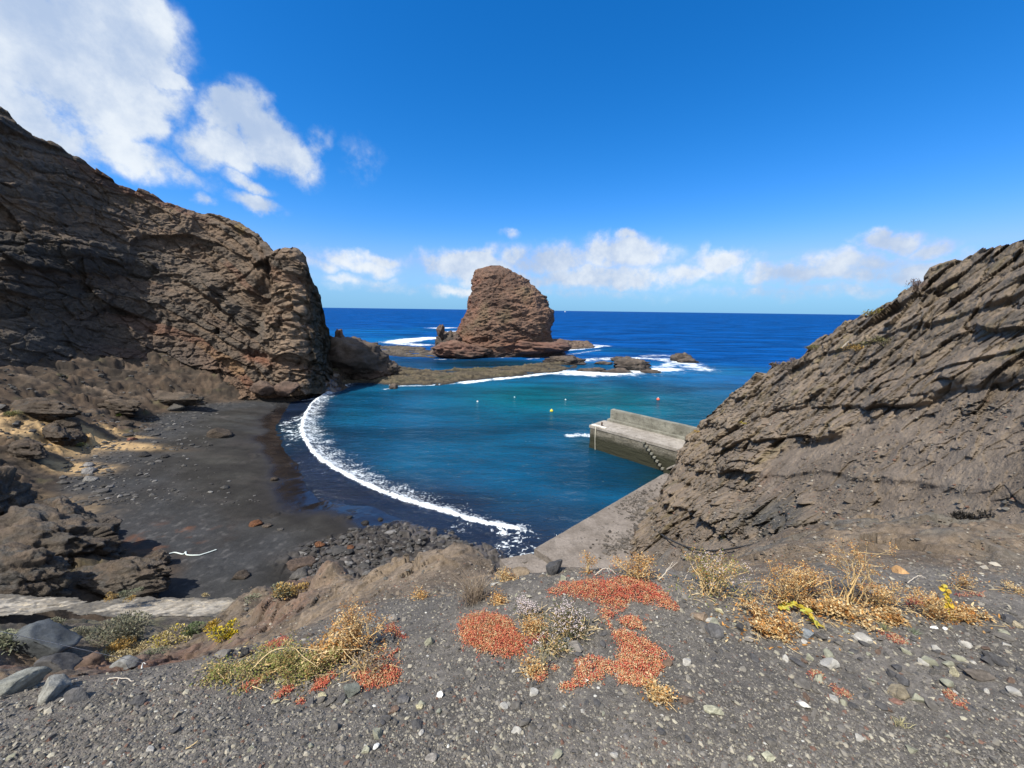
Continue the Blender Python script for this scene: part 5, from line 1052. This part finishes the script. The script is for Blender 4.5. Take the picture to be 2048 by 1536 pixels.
ice_plant('patchy red and straw succulents trailing down below the wing shaped mat', [(1195, 1215), (1255, 1222), (1285, 1245), (1300, 1280), (1335, 1310), (1328, 1345), (1310, 1375), (1250, 1375), (1225, 1350), (1240, 1300), (1215, 1260)], 3800, .03, .80, (.34, .22, .18, .22, .04, 0), group=None)
ice_plant('sparse straw and red succulents around stones at the foot of the middle ridge', [(1050, 1345), (1075, 1330), (1120, 1330), (1180, 1310), (1235, 1310), (1240, 1345), (1180, 1372), (1130, 1385), (1075, 1378)], 1700, .02, .55, (.28, .2, .2, .28, .04, 0), group=None)
ice_plant('dense rounded mat of orange red succulents left of the white flowers', [(914, 1250), (930, 1232), (960, 1224), (1000, 1226), (1022, 1240), (1034, 1262), (1046, 1280), (1055, 1298), (1040, 1318), (1000, 1318), (960, 1305), (925, 1290), (918, 1270)], 3600, .055, 1.4, (.30, .36, .22, .09, .03, 0), group=None)
ice_plant('thin crimson succulents between the rounded mat and the white flowers', [(1040, 1275), (1085, 1265), (1100, 1278), (1060, 1292)], 260, .02, .8, (.2, .05, .05, .1, .6, 0), group=None)
ice_plant('bright red succulent tuft at the upper left of the left plant cluster', [(512, 1302), (545, 1282), (572, 1272), (584, 1282), (578, 1292), (540, 1298)], 420, .05, 1.2, (.75, .1, .05, .05, .05, 0), group=None)
ice_plant('red tuft beside the rounded stone above the left plant cluster', [(760, 1262), (788, 1245), (800, 1262), (820, 1280), (795, 1278), (770, 1272)], 300, .04, .9, group=None)
ice_plant('red and green tuft in the middle of the left plant cluster', [(742, 1318), (760, 1298), (800, 1300), (805, 1318), (770, 1322), (748, 1330)], 420, .04, .9, (.5, .2, .1, .1, .05, .1), group=None)
ice_plant('rust red succulent mat at the right foot of the left plant cluster', [(700, 1350), (740, 1335), (780, 1325), (805, 1345), (795, 1368), (760, 1378), (735, 1385), (715, 1372)], 1000, .04, 1.1, (.2, .42, .25, .08, .03, .02), group=None)
ice_plant('dull red sprigs at the lower middle of the left plant cluster', [(625, 1365), (660, 1342), (672, 1350), (650, 1380), (622, 1388)], 420, .03, .9, (.4, .4, .1, .05, .05, 0), group=None)
ice_plant('small red sprigs at the lower left of the left plant cluster', [(545, 1398), (560, 1380), (585, 1370), (585, 1385), (560, 1400)], 240, .03, 1., group=None)
ice_plant('red sprig farthest left under the green runner', [(482, 1378), (505, 1360), (532, 1354), (520, 1368), (490, 1384)], 200, .03, .9, group=None)
ice_plant('little red sprig lowest under the left plant cluster', [(592, 1400), (610, 1394), (608, 1408), (598, 1410)], 80, .02, 1., group=None)
ice_plant('small pinkish succulent mat alone on the right gravel', [(1610, 1345), (1650, 1335), (1675, 1342), (1682, 1360), (1715, 1388), (1700, 1398), (1665, 1385), (1650, 1362), (1625, 1358)], 900, .02, .75, (.34, .22, .18, .2, .06, 0), group=None, tone=(.72, .85, .95))
ice_plant('small red mat among the right hand stones above the slabs', [(1752, 1265), (1780, 1263), (1815, 1282), (1818, 1292), (1785, 1285)], 420, .02, .9, (.38, .25, .2, .15, .02, 0), group=None, tone=(.72, .85, .95))
ice_plant('small rusty mat at the lower right by the brown stone', [(1882, 1382), (1900, 1380), (1935, 1408), (1940, 1422), (1905, 1412)], 420, .02, .7, (.25, .35, .2, .2, 0, 0), group=None, tone=(.72, .85, .95))
ice_plant('dark red mat between the orange and the right yellow plant', [(1805, 1200), (1835, 1194), (1860, 1200), (1855, 1212), (1815, 1212)], 420, .03, 1., (.35, .2, .1, .1, .25, 0), group=None, tone=(.72, .85, .95))
ice_plant('thin dark red streak of succulents at the far right', [(1905, 1190), (1940, 1184), (1972, 1188), (1965, 1194), (1920, 1196)], 220, .03, 1., (.3, .1, .1, .1, .4, 0), group=None, tone=(.72, .85, .95))
ice_plant('red succulents under the tallest orange plant', [(1712, 1176), (1730, 1168), (1755, 1172), (1752, 1184), (1722, 1184)], 240, .04, 1., group=None)

STRAW = np.array([.66, .50, .27]); ORNG = np.array([.52, .26, .075]); TAN = np.array([.62, .43, .19]); BRNL = np.array([.34, .17, .065])
def dry_plant(label, px, py, h, spread, stems, leaf_n, cols, lean=(0, 0), cluster=.026, leaf=.0068, flowers=0, green=0., name='dry_plant', loc_pts=None, low=.35):
    base = hit(px, py)[0]; t = thing(name, label, 'plant', tuple(base)); st = Acc(); LP = []; LD = []; FP = []; LS = []
    for k in range(stems):
        b = np.r_[r.normal(0, spread * .22, 2), 0]; az = r.uniform(0, 6.28); ht = h * r.uniform(low, 1.0); out = spread * r.uniform(.2, 1.)
        e = b + np.array([math.cos(az) * out + lean[0] * ht, math.sin(az) * out * .6 + lean[1] * ht, ht])
        tt = np.linspace(0, 1, 6)[:, None]; P = b + (e - b) * tt; P[:, 2] = ht * tt[:, 0] ** .75; P[1:] += r.normal(0, h * .03, (5, 3))
        cS = mix(TAN, STRAW, r.random()) * r.uniform(.6, 1.1); st.tube(P, np.linspace(.0046, .0018, 6), 4, cS)
        ends = [P[-1]]
        for _ in range(r.integers(2, 5)):
            i = r.integers(2, 6); d = r.normal(0, h * .16, 3); d[2] = abs(d[2]) * .8; q = P[i] + d; st.tube(np.array([P[i], P[i] + d * .55 + [0, 0, -.004], q]), [.0018, .0015, .001], 3, cS); ends.append(q)
        for q in ends:
            m_ = leaf_n; LP.append(q + r.normal(0, cluster * r.uniform(.5, 1.0), (m_, 3)) * [1, 1, .55]); LD.append(rdir(m_, .1)); LS.append(np.full(m_, .72))
            if flowers and r.random() < flowers: FP.append(q + [0, 0, cluster * .7] + r.normal(0, .012, (9, 3)))
    for _ in range(stems * 2):
        b = np.r_[r.normal(0, spread * .6), r.normal(0, spread * .35), 0]; az = r.uniform(0, 6.28); l = r.uniform(.03, .10); e = b + [math.cos(az) * l, math.sin(az) * l, 0]; Pq = np.array([b, (b + e) / 2, e]); Pq[:, 2] = ground_fast(Pq[:, 0] + base[0], Pq[:, 1] + base[1]) - base[2] + r.uniform(.004, .03, 3); st.tube(Pq, [.0020, .0017, .001], 3, STRAW * r.uniform(.6, 1.15))
    m_ = int(leaf_n * stems * .45); g = np.c_[r.normal(0, spread * .75, m_), r.normal(0, spread * .45, m_), np.abs(r.normal(0, h * .12, m_))]; LP.append(g); LD.append(rdir(m_, .0) * [1, 1, .5]); LS.append(np.full(m_, 1.35))
    LP = np.concatenate(LP); LD = np.concatenate(LD); n = len(LP)
    gz = ground_fast(LP[:, 0] + base[0], LP[:, 1] + base[1]) - base[2]; LP[:, 2] = np.maximum(LP[:, 2], gz + .004)
    ci = r.choice(len(cols), n); C = np.array(cols)[ci] * r.uniform(.45, 1.3, (n, 1)); cl_ = fbm(LP * 14 + base, 3)[:, None]; C = C * np.where(cl_ > .1, np.array([[.62, .50, .40]]), 1.)
    if green: w = r.random(n) < green; C[w] = np.array([.20, .22, .055]) * r.uniform(.7, 1.3, (w.sum(), 1))
    LS = np.concatenate(LS); L = leaf * r.uniform(.6, 1.5, n) * LS; V, F, C = scatter(CURL, CURLF, LP, LD, L * np.where(LS > 1, .24, .42), L * 1.5, C)
    link('stem', st.mesh('stem'), M_STEM, t); link('foliage', mesh_from('foliage', V, F, {'col': C}, False), M_DRY, t)
    if FP:
        FP = np.concatenate(FP); n = len(FP); V, F, C = scatter(BEAD, BEADF, FP, rdir(n, .3), np.full(n, .0035), np.full(n, .007), np.array([[.72, .62, .60]]) * r.uniform(.8, 1.1, (n, 1)))
        link('flower', mesh_from('flower', V, F, {'col': C}, False), M_DRY, t)
OR = [ORNG, ORNG, TAN, STRAW, BRNL]; ST_ = [STRAW, STRAW, TAN, ORNG]
dry_plant('orange dry plant with bare white twigs behind the red wing shaped mat', 1275, 1156, .17, .13, 15, 22, OR)
dry_plant('small dry orange sprig on the skyline left of the twiggy plant', 1176, 1146, .16, .03, 4, 22, OR)
dry_plant('green and orange bush with white flower heads on the skyline', 1425, 1188, .24, .22, 22, 26, [TAN, ORNG, STRAW, np.array([.30, .24, .08])], flowers=.22, green=.30)
dry_plant('bushy orange dry plant left of the yellow leaves', 1560, 1205, .26, .17, 20, 26, OR, lean=(.1, 0))
dry_plant('orange dry plant with a bare pale stalk crossing the stones', 1600, 1186, .20, .2, 18, 24, OR)
dry_plant('tallest orange dry plant standing against the dirt slope', 1702, 1205, .40, .11, 10, 30, OR, lean=(.05, 0), low=.5)
dry_plant('straw coloured crumpled plant right of the tallest orange one', 1760, 1212, .18, .17, 14, 26, ST_ + [ORNG])
dry_plant('crumpled straw leaves sprawling below the tallest orange plant', 1665, 1228, .09, .22, 18, 34, ST_, leaf=.0105, name='dry_leaf_plant')
dry_plant('orange straw litter of leaves under the left yellow leaves', 1530, 1258, .07, .20, 16, 34, ST_ + OR, leaf=.0095, name='dry_leaf_plant')
dry_plant('straw leaves spilling down left of the pinkish mat by the right sprig', 1770, 1240, .06, .10, 8, 26, ST_, leaf=.0105, name='dry_leaf_plant')
dry_plant('dry orange leaves around the right yellow sprig', 1872, 1236, .17, .12, 12, 30, OR + ST_, lean=(-.25, 0))
dry_plant('dry straw leaves trailing right of the right yellow sprig', 1935, 1236, .06, .14, 9, 26, ST_ + [ORNG], leaf=.0105, name='dry_leaf_plant')
dry_plant('faded orange sprig behind the right yellow sprig', 1912, 1176, .13, .06, 6, 18, OR)
dry_plant('pale orange dry stalk lying at the far right edge', 2030, 1184, .05, .12, 5, 18, ST_, name='dry_leaf_plant')
dry_plant('tall orange and straw plant in the left plant cluster', 715, 1305, .27, .15, 18, 26, OR + [STRAW], low=.4)
dry_plant('straw plant with big crumpled leaves at the centre of the left cluster', 675, 1315, .13, .16, 15, 26, ST_ + [np.array([.62, .40, .18])], leaf=.0105)
dry_plant('grey twiggy plant above the rust red mat', 735, 1345, .11, .12, 14, 8, [np.array([.20, .16, .13]), np.array([.30, .25, .19])])
dry_plant('small orange dry leaves beside the white flowers', 1068, 1262, .09, .06, 8, 24, ST_ + OR)
dry_plant('straw tuft at the lower left of the middle stones', 1062, 1345, .08, .03, 5, 18, ST_)
dry_plant('straw tuft lowest in the middle gravel', 1320, 1398, .06, .05, 8, 20, ST_)
dry_plant('dry yellow tuft on the brown soil spur', 1000 - 160, 1195, .08, .05, 5, 16, OR)
dry_plant('orange dry sprig at the foot of the grass tuft', 995, 1205, .06, .05, 5, 20, OR)
dry_plant('pale orange dry plant on the skyline soil left of the quay', 1010, 1160, .08, .07, 8, 16, ST_)
GR = [np.array([.20, .21, .07]), np.array([.34, .30, .12]), np.array([.46, .37, .17]), np.array([.40, .30, .13])]
dry_plant('green and straw sprawling runner at the left end of the left cluster', 490, 1342, .06, .18, 18, 20, GR, green=.25, name='green_plant')
dry_plant('yellow green leafy mound in the left cluster', 560, 1332, .09, .17, 20, 22, GR, green=.25, name='green_plant')
dry_plant('dull green stems under the straw plant in the left cluster', 625, 1342, .09, .15, 18, 28, GR + [STRAW], green=.3, name='green_plant')
DG = [np.array([.10, .11, .055]), np.array([.16, .16, .07]), np.array([.22, .18, .11])]
dry_plant('low dark green plant with pale flower heads in the middle of the ridge', 1140, 1262, .12, .14, 24, 12, DG, flowers=.5, name='flowering_plant')
dry_plant('pale flower heads on thin stems left of the dark green plant', 1065, 1232, .07, .10, 12, 7, DG, flowers=.9, name='flowering_plant')
dry_plant('thin greyish green stalks below the dark green plant', 1100, 1300, .09, .10, 12, 7, DG, flowers=.15, name='flowering_plant')
# ------------------------------------------------------------------ yellow leafy sprigs
def yellow_sprig(label, pts, n, lsz, cols):
    B = hit([p[0] for p in pts], [p[1] for p in pts]); b0 = B[0].copy(); t = thing('yellow_sprig', label, 'plant', tuple(b0)); 
    L = B - b0; L[:, 2] += np.array([p[2] for p in pts]); st = Acc(); Ls = smooth_line(L, 6); st.tube(Ls, np.linspace(.005, .003, len(Ls)), 5, (.42, .36, .07)); link('stem', st.mesh('stem'), M_STEM, t)
    V0 = []; F0 = []; C0 = []; k0 = 0
    for k in range(n):
        q = Ls[int((k + .5) / n * (len(Ls) - 1))]; d = r.normal(size=3) * [1, 1, .6]; d[2] = abs(d[2]) * .8 + .15; d /= np.linalg.norm(d); s = lsz * r.uniform(.6, 1.2); m_ = 6
        side = np.cross(d, r.normal(size=3)); side /= np.linalg.norm(side); up = np.cross(side, d)
        u = np.linspace(0, 1, m_); w = s * .34 * np.sin(np.pi * np.clip(u * .92 + .06, 0, 1)) * (1 + .35 * np.sin(u * 19 + k))
        mid = q + d * (u * s)[:, None] - np.array([0, 0, 1]) * (s * .35 * u ** 2)[:, None]
        V = np.concatenate([mid - side * w[:, None] + up * (w * .35)[:, None], mid, mid + side * w[:, None] + up * (w * .35)[:, None]])
        for i in range(m_ - 1):
            for j in range(2): a, b = j * m_ + i, (j + 1) * m_ + i; F0 += [[a + k0, a + 1 + k0, b + 1 + k0, b + k0]]
        V0.append(V); C0.append(np.tile(np.array(cols[r.integers(len(cols))]) * r.uniform(.8, 1.15), (len(V), 1))); k0 += len(V)
    link('foliage', mesh_from('foliage', np.concatenate(V0), F0, {'col': np.concatenate(C0)}), M_GREEN, t)
YC = [(.52, .40, .04), (.46, .42, .06), (.36, .38, .07), (.55, .36, .05)]
yellow_sprig('sprig of bright yellow green leaves lying to the right below the orange plants', [(1562, 1222, .02), (1585, 1226, .06), (1612, 1240, .05), (1635, 1262, .02)], 40, .040, YC)
yellow_sprig('upright sprig of golden yellow leaves at the right', [(1897, 1240, .0), (1893, 1236, .09), (1884, 1234, .17), (1870, 1232, .22)], 40, .036, [(.55, .38, .04), (.52, .42, .06), (.48, .30, .05)])
yellow_sprig('two yellow green leaves under the tallest orange plant', [(1700, 1203, .0), (1702, 1202, .05)], 4, .035, YC)
yellow_sprig('single yellow green leaf among the orange skyline plants', [(1620, 1172, .0), (1622, 1170, .05)], 3, .03, YC)
# bare twigs
def twig(label, pts, rad=.004, col=(.50, .44, .36)):
    B = hit([p[0] for p in pts], [p[1] for p in pts]); B[:, 2] += [p[2] for p in pts]; a = Acc(); L = smooth_line(B, 5); L += r.normal(0, .002, L.shape); b0 = B[0]; a.tube(L - b0, np.linspace(rad, rad * .45, len(L)), 5, col)
    i = len(L) // 2; d = (L[-1] - L[i]); sd_ = np.cross(d, [0, 0, 1.]) * .6 + [0, 0, abs(d[2]) + .01]; a.tube(np.array([L[i], L[i] + (d * .6 + sd_) * .5, L[i] + d * .7 + sd_]) - b0, [rad * .6, rad * .5, rad * .3], 4, col)
    o = link('twig', a.mesh('twig'), M_STEM); o.location = b0; tag(o, label, 'twig')
twig('bleached crooked twig left of the orange plant on the skyline', [(1190, 1152, .01), (1205, 1148, .04), (1218, 1150, .05), (1232, 1154, .02)]); twig('pale twig leaning right of the orange plant on the skyline', [(1318, 1160, .0), (1330, 1158, .06), (1342, 1155, .12)]); twig('white forked twig on the skyline above the dark stones', [(1370, 1160, .0), (1375, 1160, .08), (1384, 1158, .14)], .003)
twig('pale stalk leaning left of the tallest orange plant', [(1675, 1212, .0), (1660, 1210, .09), (1645, 1208, .17)], .004, TAN); twig('pale stalk standing under the tallest orange plant', [(1692, 1225, .0), (1692, 1222, .14), (1698, 1218, .26)], .006, TAN); twig('pale forked stalk right of the tallest orange plant', [(1740, 1208, .0), (1756, 1206, .06), (1770, 1200, .11)], .004, STRAW)
twig('bleached branch lying behind the orange rounded stone', [(1815, 1166, .0), (1835, 1158, .03), (1850, 1160, .02)], .004); twig('dry pale twig lying on the left gravel below the grey wedge', [(215, 1362, .01), (240, 1360, .015), (268, 1366, .01)], .004); twig('thin straw lying on the open left gravel', [(372, 1502, .005), (388, 1494, .012), (400, 1488, .008)], .003, STRAW)
twig('long pale stem arching over the green left cluster', [(500, 1352, .03), (555, 1330, .10), (620, 1325, .09), (690, 1325, .05)], .003, STRAW); twig('long pale stem arching low in the left cluster', [(590, 1345, .04), (650, 1335, .10), (710, 1325, .09), (740, 1325, .07)], .003, STRAW); twig('white dry twig beside the grey wedge shaped rock', [(282, 1340, .0), (287, 1332, .05), (296, 1336, .03)], .005, (.6, .58, .52))
# ------------------------------------------------------------------ grass tuft
def tuft(label, px, py, n, h, w, col, name='grass_tuft', dark=True):
    b0 = hit(px, py)[0]; t = thing(name, label, 'grass tuft', tuple(b0)); a = Acc()
    for k in range(n):
        az = r.uniform(0, 6.28); l = h * r.uniform(.35, 1.); o_ = w * r.uniform(.1, 1.); b = np.r_[r.normal(0, w * .18, 2), 0]; e = b + [math.cos(az) * o_, math.sin(az) * o_ * .7, l]
        P = np.array([b, b * .5 + e * .5 + [0, 0, l * .16], e + [0, 0, -l * .08]]); a.tube(P, [.0014, .0011, .0004], 3, np.array(col) * r.uniform(.6, 1.2))
    link('blades', a.mesh('blades'), M_STEM, t)
    if dark:
        n2 = 900; P = np.c_[r.normal(0, w * .30, n2), r.normal(0, w * .22, n2), np.abs(r.normal(0, h * .16, n2))]; L = r.uniform(.006, .012, n2); V, F, C = scatter(CURL, CURLF, P, rdir(n2, .4), L * .18, L * 1.6, np.array([[.16, .125, .10]]) * r.uniform(.4, 1.5, (n2, 1))); link('cushion', mesh_from('cushion', V, F, {'col': C}, False), M_DRY, t)
tuft('dry grey grass tuft with a dark cushion on the soil ridge', 950, 1202, 170, .27, .19, (.36, .28, .20)); tuft('thin straw grass blades at the foot of the dark green plant', 1085, 1335, 16, .20, .05, (.42, .38, .22), dark=False); tuft('little green grass tuft below the straw leaves at the right', 1770, 1262, 30, .05, .06, (.24, .25, .12), dark=False); tuft('tiny grey green grass tuft right of the small red mat', 1828, 1268, 24, .05, .04, (.24, .27, .18), dark=False)
tuft('small straw grass tuft in the gravel at the lower right', 1800, 1450, 26, .04, .05, (.40, .36, .20), dark=False)
# ------------------------------------------------------------------ shrubs
def shrub(name, label, q, w, h, n, cols, leaf=.022, lump=5, twigs=14, cat='shrub', group=None, depth=.8):
    t = thing(name, label, cat, tuple(q), group); C = np.c_[r.normal(0, w * .26, lump), r.normal(0, w * .26 * depth, lump), np.abs(r.normal(h * .25, h * .16, lump))]; S = r.uniform(.24, .40, lump)
    k = r.integers(0, lump, n); d = r.normal(size=(n, 3)); d /= np.linalg.norm(d, axis=1)[:, None]; d[:, 2] = np.where(d[:, 2] < -.2, -d[:, 2], d[:, 2]); rad = r.random(n) ** .35
    P = C[k] + d * (rad * S[k])[:, None] * [w, w * depth, h * 1.5]; P[:, 2] = np.maximum(P[:, 2], .0); P = P * (1 + .10 * fbm(P / w * 3, 3)[:, None])
    c = np.array(cols)[r.integers(0, len(cols), n)] * r.uniform(.6, 1.3, (n, 1)); L = leaf * r.uniform(.6, 1.4, n); V, F, Cc = scatter(CURL, CURLF, P, d + r.normal(0, .5, (n, 3)) + [0, 0, .3], L * .35, L * 1.4, c)
    link('foliage', mesh_from('foliage', V, F, {'col': Cc}, False), M_GREEN, t); a = Acc()
    for _ in range(twigs):
        i = r.integers(n); e = P[i]; a.tube(np.array([[r.normal(0, w * .05), r.normal(0, w * .05), -.02], e * [.45, .45, .6], e]), [leaf * .35, leaf * .25, leaf * .12], 4, (.15, .12, .09))
    link('stem', a.mesh('stem'), M_STEM, t)
SG = [(.15, .15, .095), (.20, .195, .13), (.12, .12, .075), (.22, .19, .13)]; PG = [(.20, .21, .13), (.24, .24, .16), (.16, .17, .10)]; YF = [(.55, .40, .02), (.60, .46, .03), (.22, .22, .05)]; OG = [(.36, .21, .05), (.42, .29, .10), (.24, .16, .06)]; STR = [(.42, .34, .18), (.48, .40, .22), (.30, .22, .10)]
LOWER = [('rounded grey green shrub in the middle below the path', 272, 1284, 1.15, .5, 3600, SG, .024, 'shrub'), ('pale green shrub behind the big dark boulder at the left edge', 25, 1296, .95, .28, 1800, PG, .022, 'shrub'), ('grey green shrub above the big dark boulder', 85, 1264, .6, .22, 1100, SG, .022, 'shrub'), ('grey green low shrub right of the yellow flowers at the left', 140, 1278, .65, .18, 1000, SG, .022, 'shrub'),
 ('small shrub with bright yellow flowers above the big boulder', 97, 1270, .30, .22, 700, YF, .018, 'flowering shrub'), ('small yellow flowering shrub at the right end of the path', 462, 1272, .32, .20, 700, YF, .018, 'flowering shrub'), ('golden flowering sprig just above the right yellow shrub', 427, 1256, .24, .20, 420, [(.50, .33, .03), (.36, .25, .06)], .018, 'flowering shrub'),
 ('orange brown dry shrub below the middle grey green shrub', 222, 1302, .55, .20, 1100, OG, .018, 'shrub'), ('straw coloured grassy strip below the middle shrub', 262, 1308, .7, .10, 1100, STR, .018, 'shrub'), ('pale straw plant with yellow flowers right of the middle shrub', 334, 1288, .55, .16, 900, STR + [(.5, .4, .05)], .018, 'shrub'), ('straw grass strip nearest the gravel edge at the left', 215, 1322, .55, .08, 800, STR, .016, 'shrub'),
 ('small dark green plant on the slope right of the middle shrub', 375, 1268, .40, .16, 600, [(.09, .12, .05), (.12, .15, .06)], .018, 'shrub'), ('low green plant near the gravel edge', 300, 1312, .35, .10, 500, PG, .016, 'shrub')]
for lb, px, py_, w, h, n, cl_, lf, cat in LOWER: shrub('shrub', lb, hit(px, py_)[0], w, h, n, cl_, lf, cat=cat)
PE = [('pale green plant on the far edge of the path', 256, 1190, .55, .22, 700, PG), ('first of two orange plants on the far edge of the path', 220, 1199, .3, .2, 350, OG), ('second of two orange plants on the far edge of the path', 263, 1199, .35, .2, 350, OG), ('orange plant at the right end of the path edge', 582, 1187, .45, .2, 400, OG), ('pale green plant beside the right end of the path edge', 562, 1189, .4, .14, 400, PG), ('pale dry tuft on the path edge by the dark sand', 410, 1192, .3, .12, 260, STR)]
for lb, px, py_, w, h, n, cl_ in PE: shrub('edge_plant', lb, hit(px, py_)[0], w, h, n, cl_, .02, cat='plant')
for lb, px, py_, w, h, n, cl_ in [('bright green plant at the foot of the talus on the left', 236, 832, 1.0, .5, 700, [(.12, .17, .04), (.18, .21, .06)]), ('green plant on the slope below the ochre ridge', 150, 893, 1.3, .6, 800, [(.11, .13, .04), (.16, .17, .06)]), ('yellowish green plant at the top of the ochre bank', 18, 832, 1.5, .7, 900, [(.15, .17, .06), (.24, .21, .08)]), ('dark olive plant on the left talus under the cliff', 330, 805, 1.2, .5, 600, [(.07, .08, .03), (.10, .10, .04)]), ('yellow flowered plant low at the left by the ochre bank', 35, 908, 1.0, .4, 500, [(.35, .25, .03), (.2, .17, .05)])]:
    shrub('talus_plant', lb, on_beach(px, py_), w, h, n, cl_, .05, cat='plant')
HQ = HQ[:, :512]; hx, hy = proj(HQ.reshape(-1, 3))
w_ = (hx > 1290) & (hx < 2090) & (hy > 800) & (hy < 1130); c_ = np.nonzero(w_)[0]; hp = HQ.reshape(-1, 3)[r.choice(c_, 26000)]; hp = hp[(r.random(len(hp)) < np.clip(.22 + 1.5 * fbm(hp * .5 + 12, 4), .02, 1))][:9000]
n_ = len(hp); dd_ = np.linalg.norm(hp - CAM, axis=1); s = np.clip(r.lognormal(-3.9, .6, n_), .008, .11) * np.clip(dd_ / 12, .35, 1.2); B = VV[None] * (1 + r.uniform(-.35, .35, (n_, 7, 1))) * np.stack([s, s * r.uniform(.6, 1, n_), s * r.uniform(.4, .9, n_)], -1)[:, None]
c_ = np.repeat(PAL2[r.choice(6, n_, p=[.25, .3, .2, .14, .05, .06])] * r.uniform(.7, 1.2, (n_, 1)), 7, 0); link('scree', mesh_from('scree', (B + hp[:, None]).reshape(-1, 3), (FF[None] + (np.arange(n_) * 7)[:, None, None]).reshape(-1, 3), {'col': c_}, False), bpy.data.materials['gravel_chips'], kind='stuff')
def on_hill(px, py, out=0.):
    k = np.argmin((hx - px) ** 2 + (hy - py) ** 2); q = HQ.reshape(-1, 3)[k]; return q + (CAM - q) / np.linalg.norm(CAM - q) * out
HP = [('grey brown dome shaped bush on the skyline of the right hillside', 1582, 742, 1.1, .6, 1500, [(.19, .15, .11), (.24, .19, .13), (.15, .12, .09)], .035), ('yellow green bush on the upper skyline of the right hillside', 1738, 628, .75, .35, 700, [(.38, .32, .06), (.24, .21, .07), (.20, .15, .10)], .028), ('pinkish dry shrub on the skyline below the upper ledge of the right hillside', 1835, 574, .65, .4, 600, [(.24, .16, .13), (.20, .14, .11)], .024), ('small orange yellow plant where the breakwater meets the hillside', 1393, 866, .5, .3, 260, [(.50, .30, .03), (.30, .2, .05)], .03),
 ('orange dry shrub among the upper ledges of the right hillside', 1715, 702, .9, .4, 600, OG, .03), ('olive shrub beside the orange one on the upper ledges', 1765, 690, .9, .35, 600, [(.13, .12, .05), (.18, .16, .07)], .03), ('dark twiggy bush on the dirt slope at the far right', 1935, 1045, .38, .26, 700, [(.03, .027, .022), (.05, .042, .034)], .02), ('straw tuft on the dirt slope left of the dark bush', 1855, 1058, .25, .08, 200, STR, .018), ('olive plant at the skyline step of the right hillside', 1632, 700, .8, .3, 500, [(.16, .15, .05), (.2, .18, .08)], .03), ('small yellow sprig in the middle of the right rock face', 1490, 850, .4, .2, 150, [(.45, .36, .05)], .03), ('pale green plant on the lower rock face above the cable', 1448, 1075, .45, .3, 260, [(.22, .2, .09), (.16, .16, .07)], .022)]
for lb, px, py_, w, h, n, cl_, lf in HP: shrub('hill_shrub', lb, on_hill(px, py_) - [0, 0, h * .12], w, h, n, cl_, lf)
a = Acc(); L = np.array([on_hill(x_, y_, .40) for x_, y_ in [(1302, 1052), (1312, 1062), (1340, 1080), (1372, 1094), (1400, 1101), (1430, 1102), (1460, 1099), (1500, 1090), (1540, 1082)]]); L = smooth_line(L, 5); k_ = np.ones(9) / 9
Ls = np.stack([np.convolve(np.pad(L[:, i], 4, mode='edge'), k_, 'valid') for i in range(3)], 1); dS = np.linalg.norm(Ls - CAM, axis=1); a.tube(Ls, .0019 * dS, 6)
o = link('cable', a.mesh('cable'), plain_mat('black_cable', (.03, .028, .026), .7, .2, 30)); tag(o, 'slack dark cable hanging along the foot of the right hillside', 'cable')
a = Acc(); L = np.array([on_hill(x_, y_, .10) for x_, y_ in [(1685, 695), (1695, 684), (1708, 678)]]); a.tube(L, [.03, .025, .012], 5, (.45, .40, .32)); o = link('twig', a.mesh('twig'), M_STEM); tag(o, 'bleached branch lying on the upper ledges of the right hillside', 'twig')
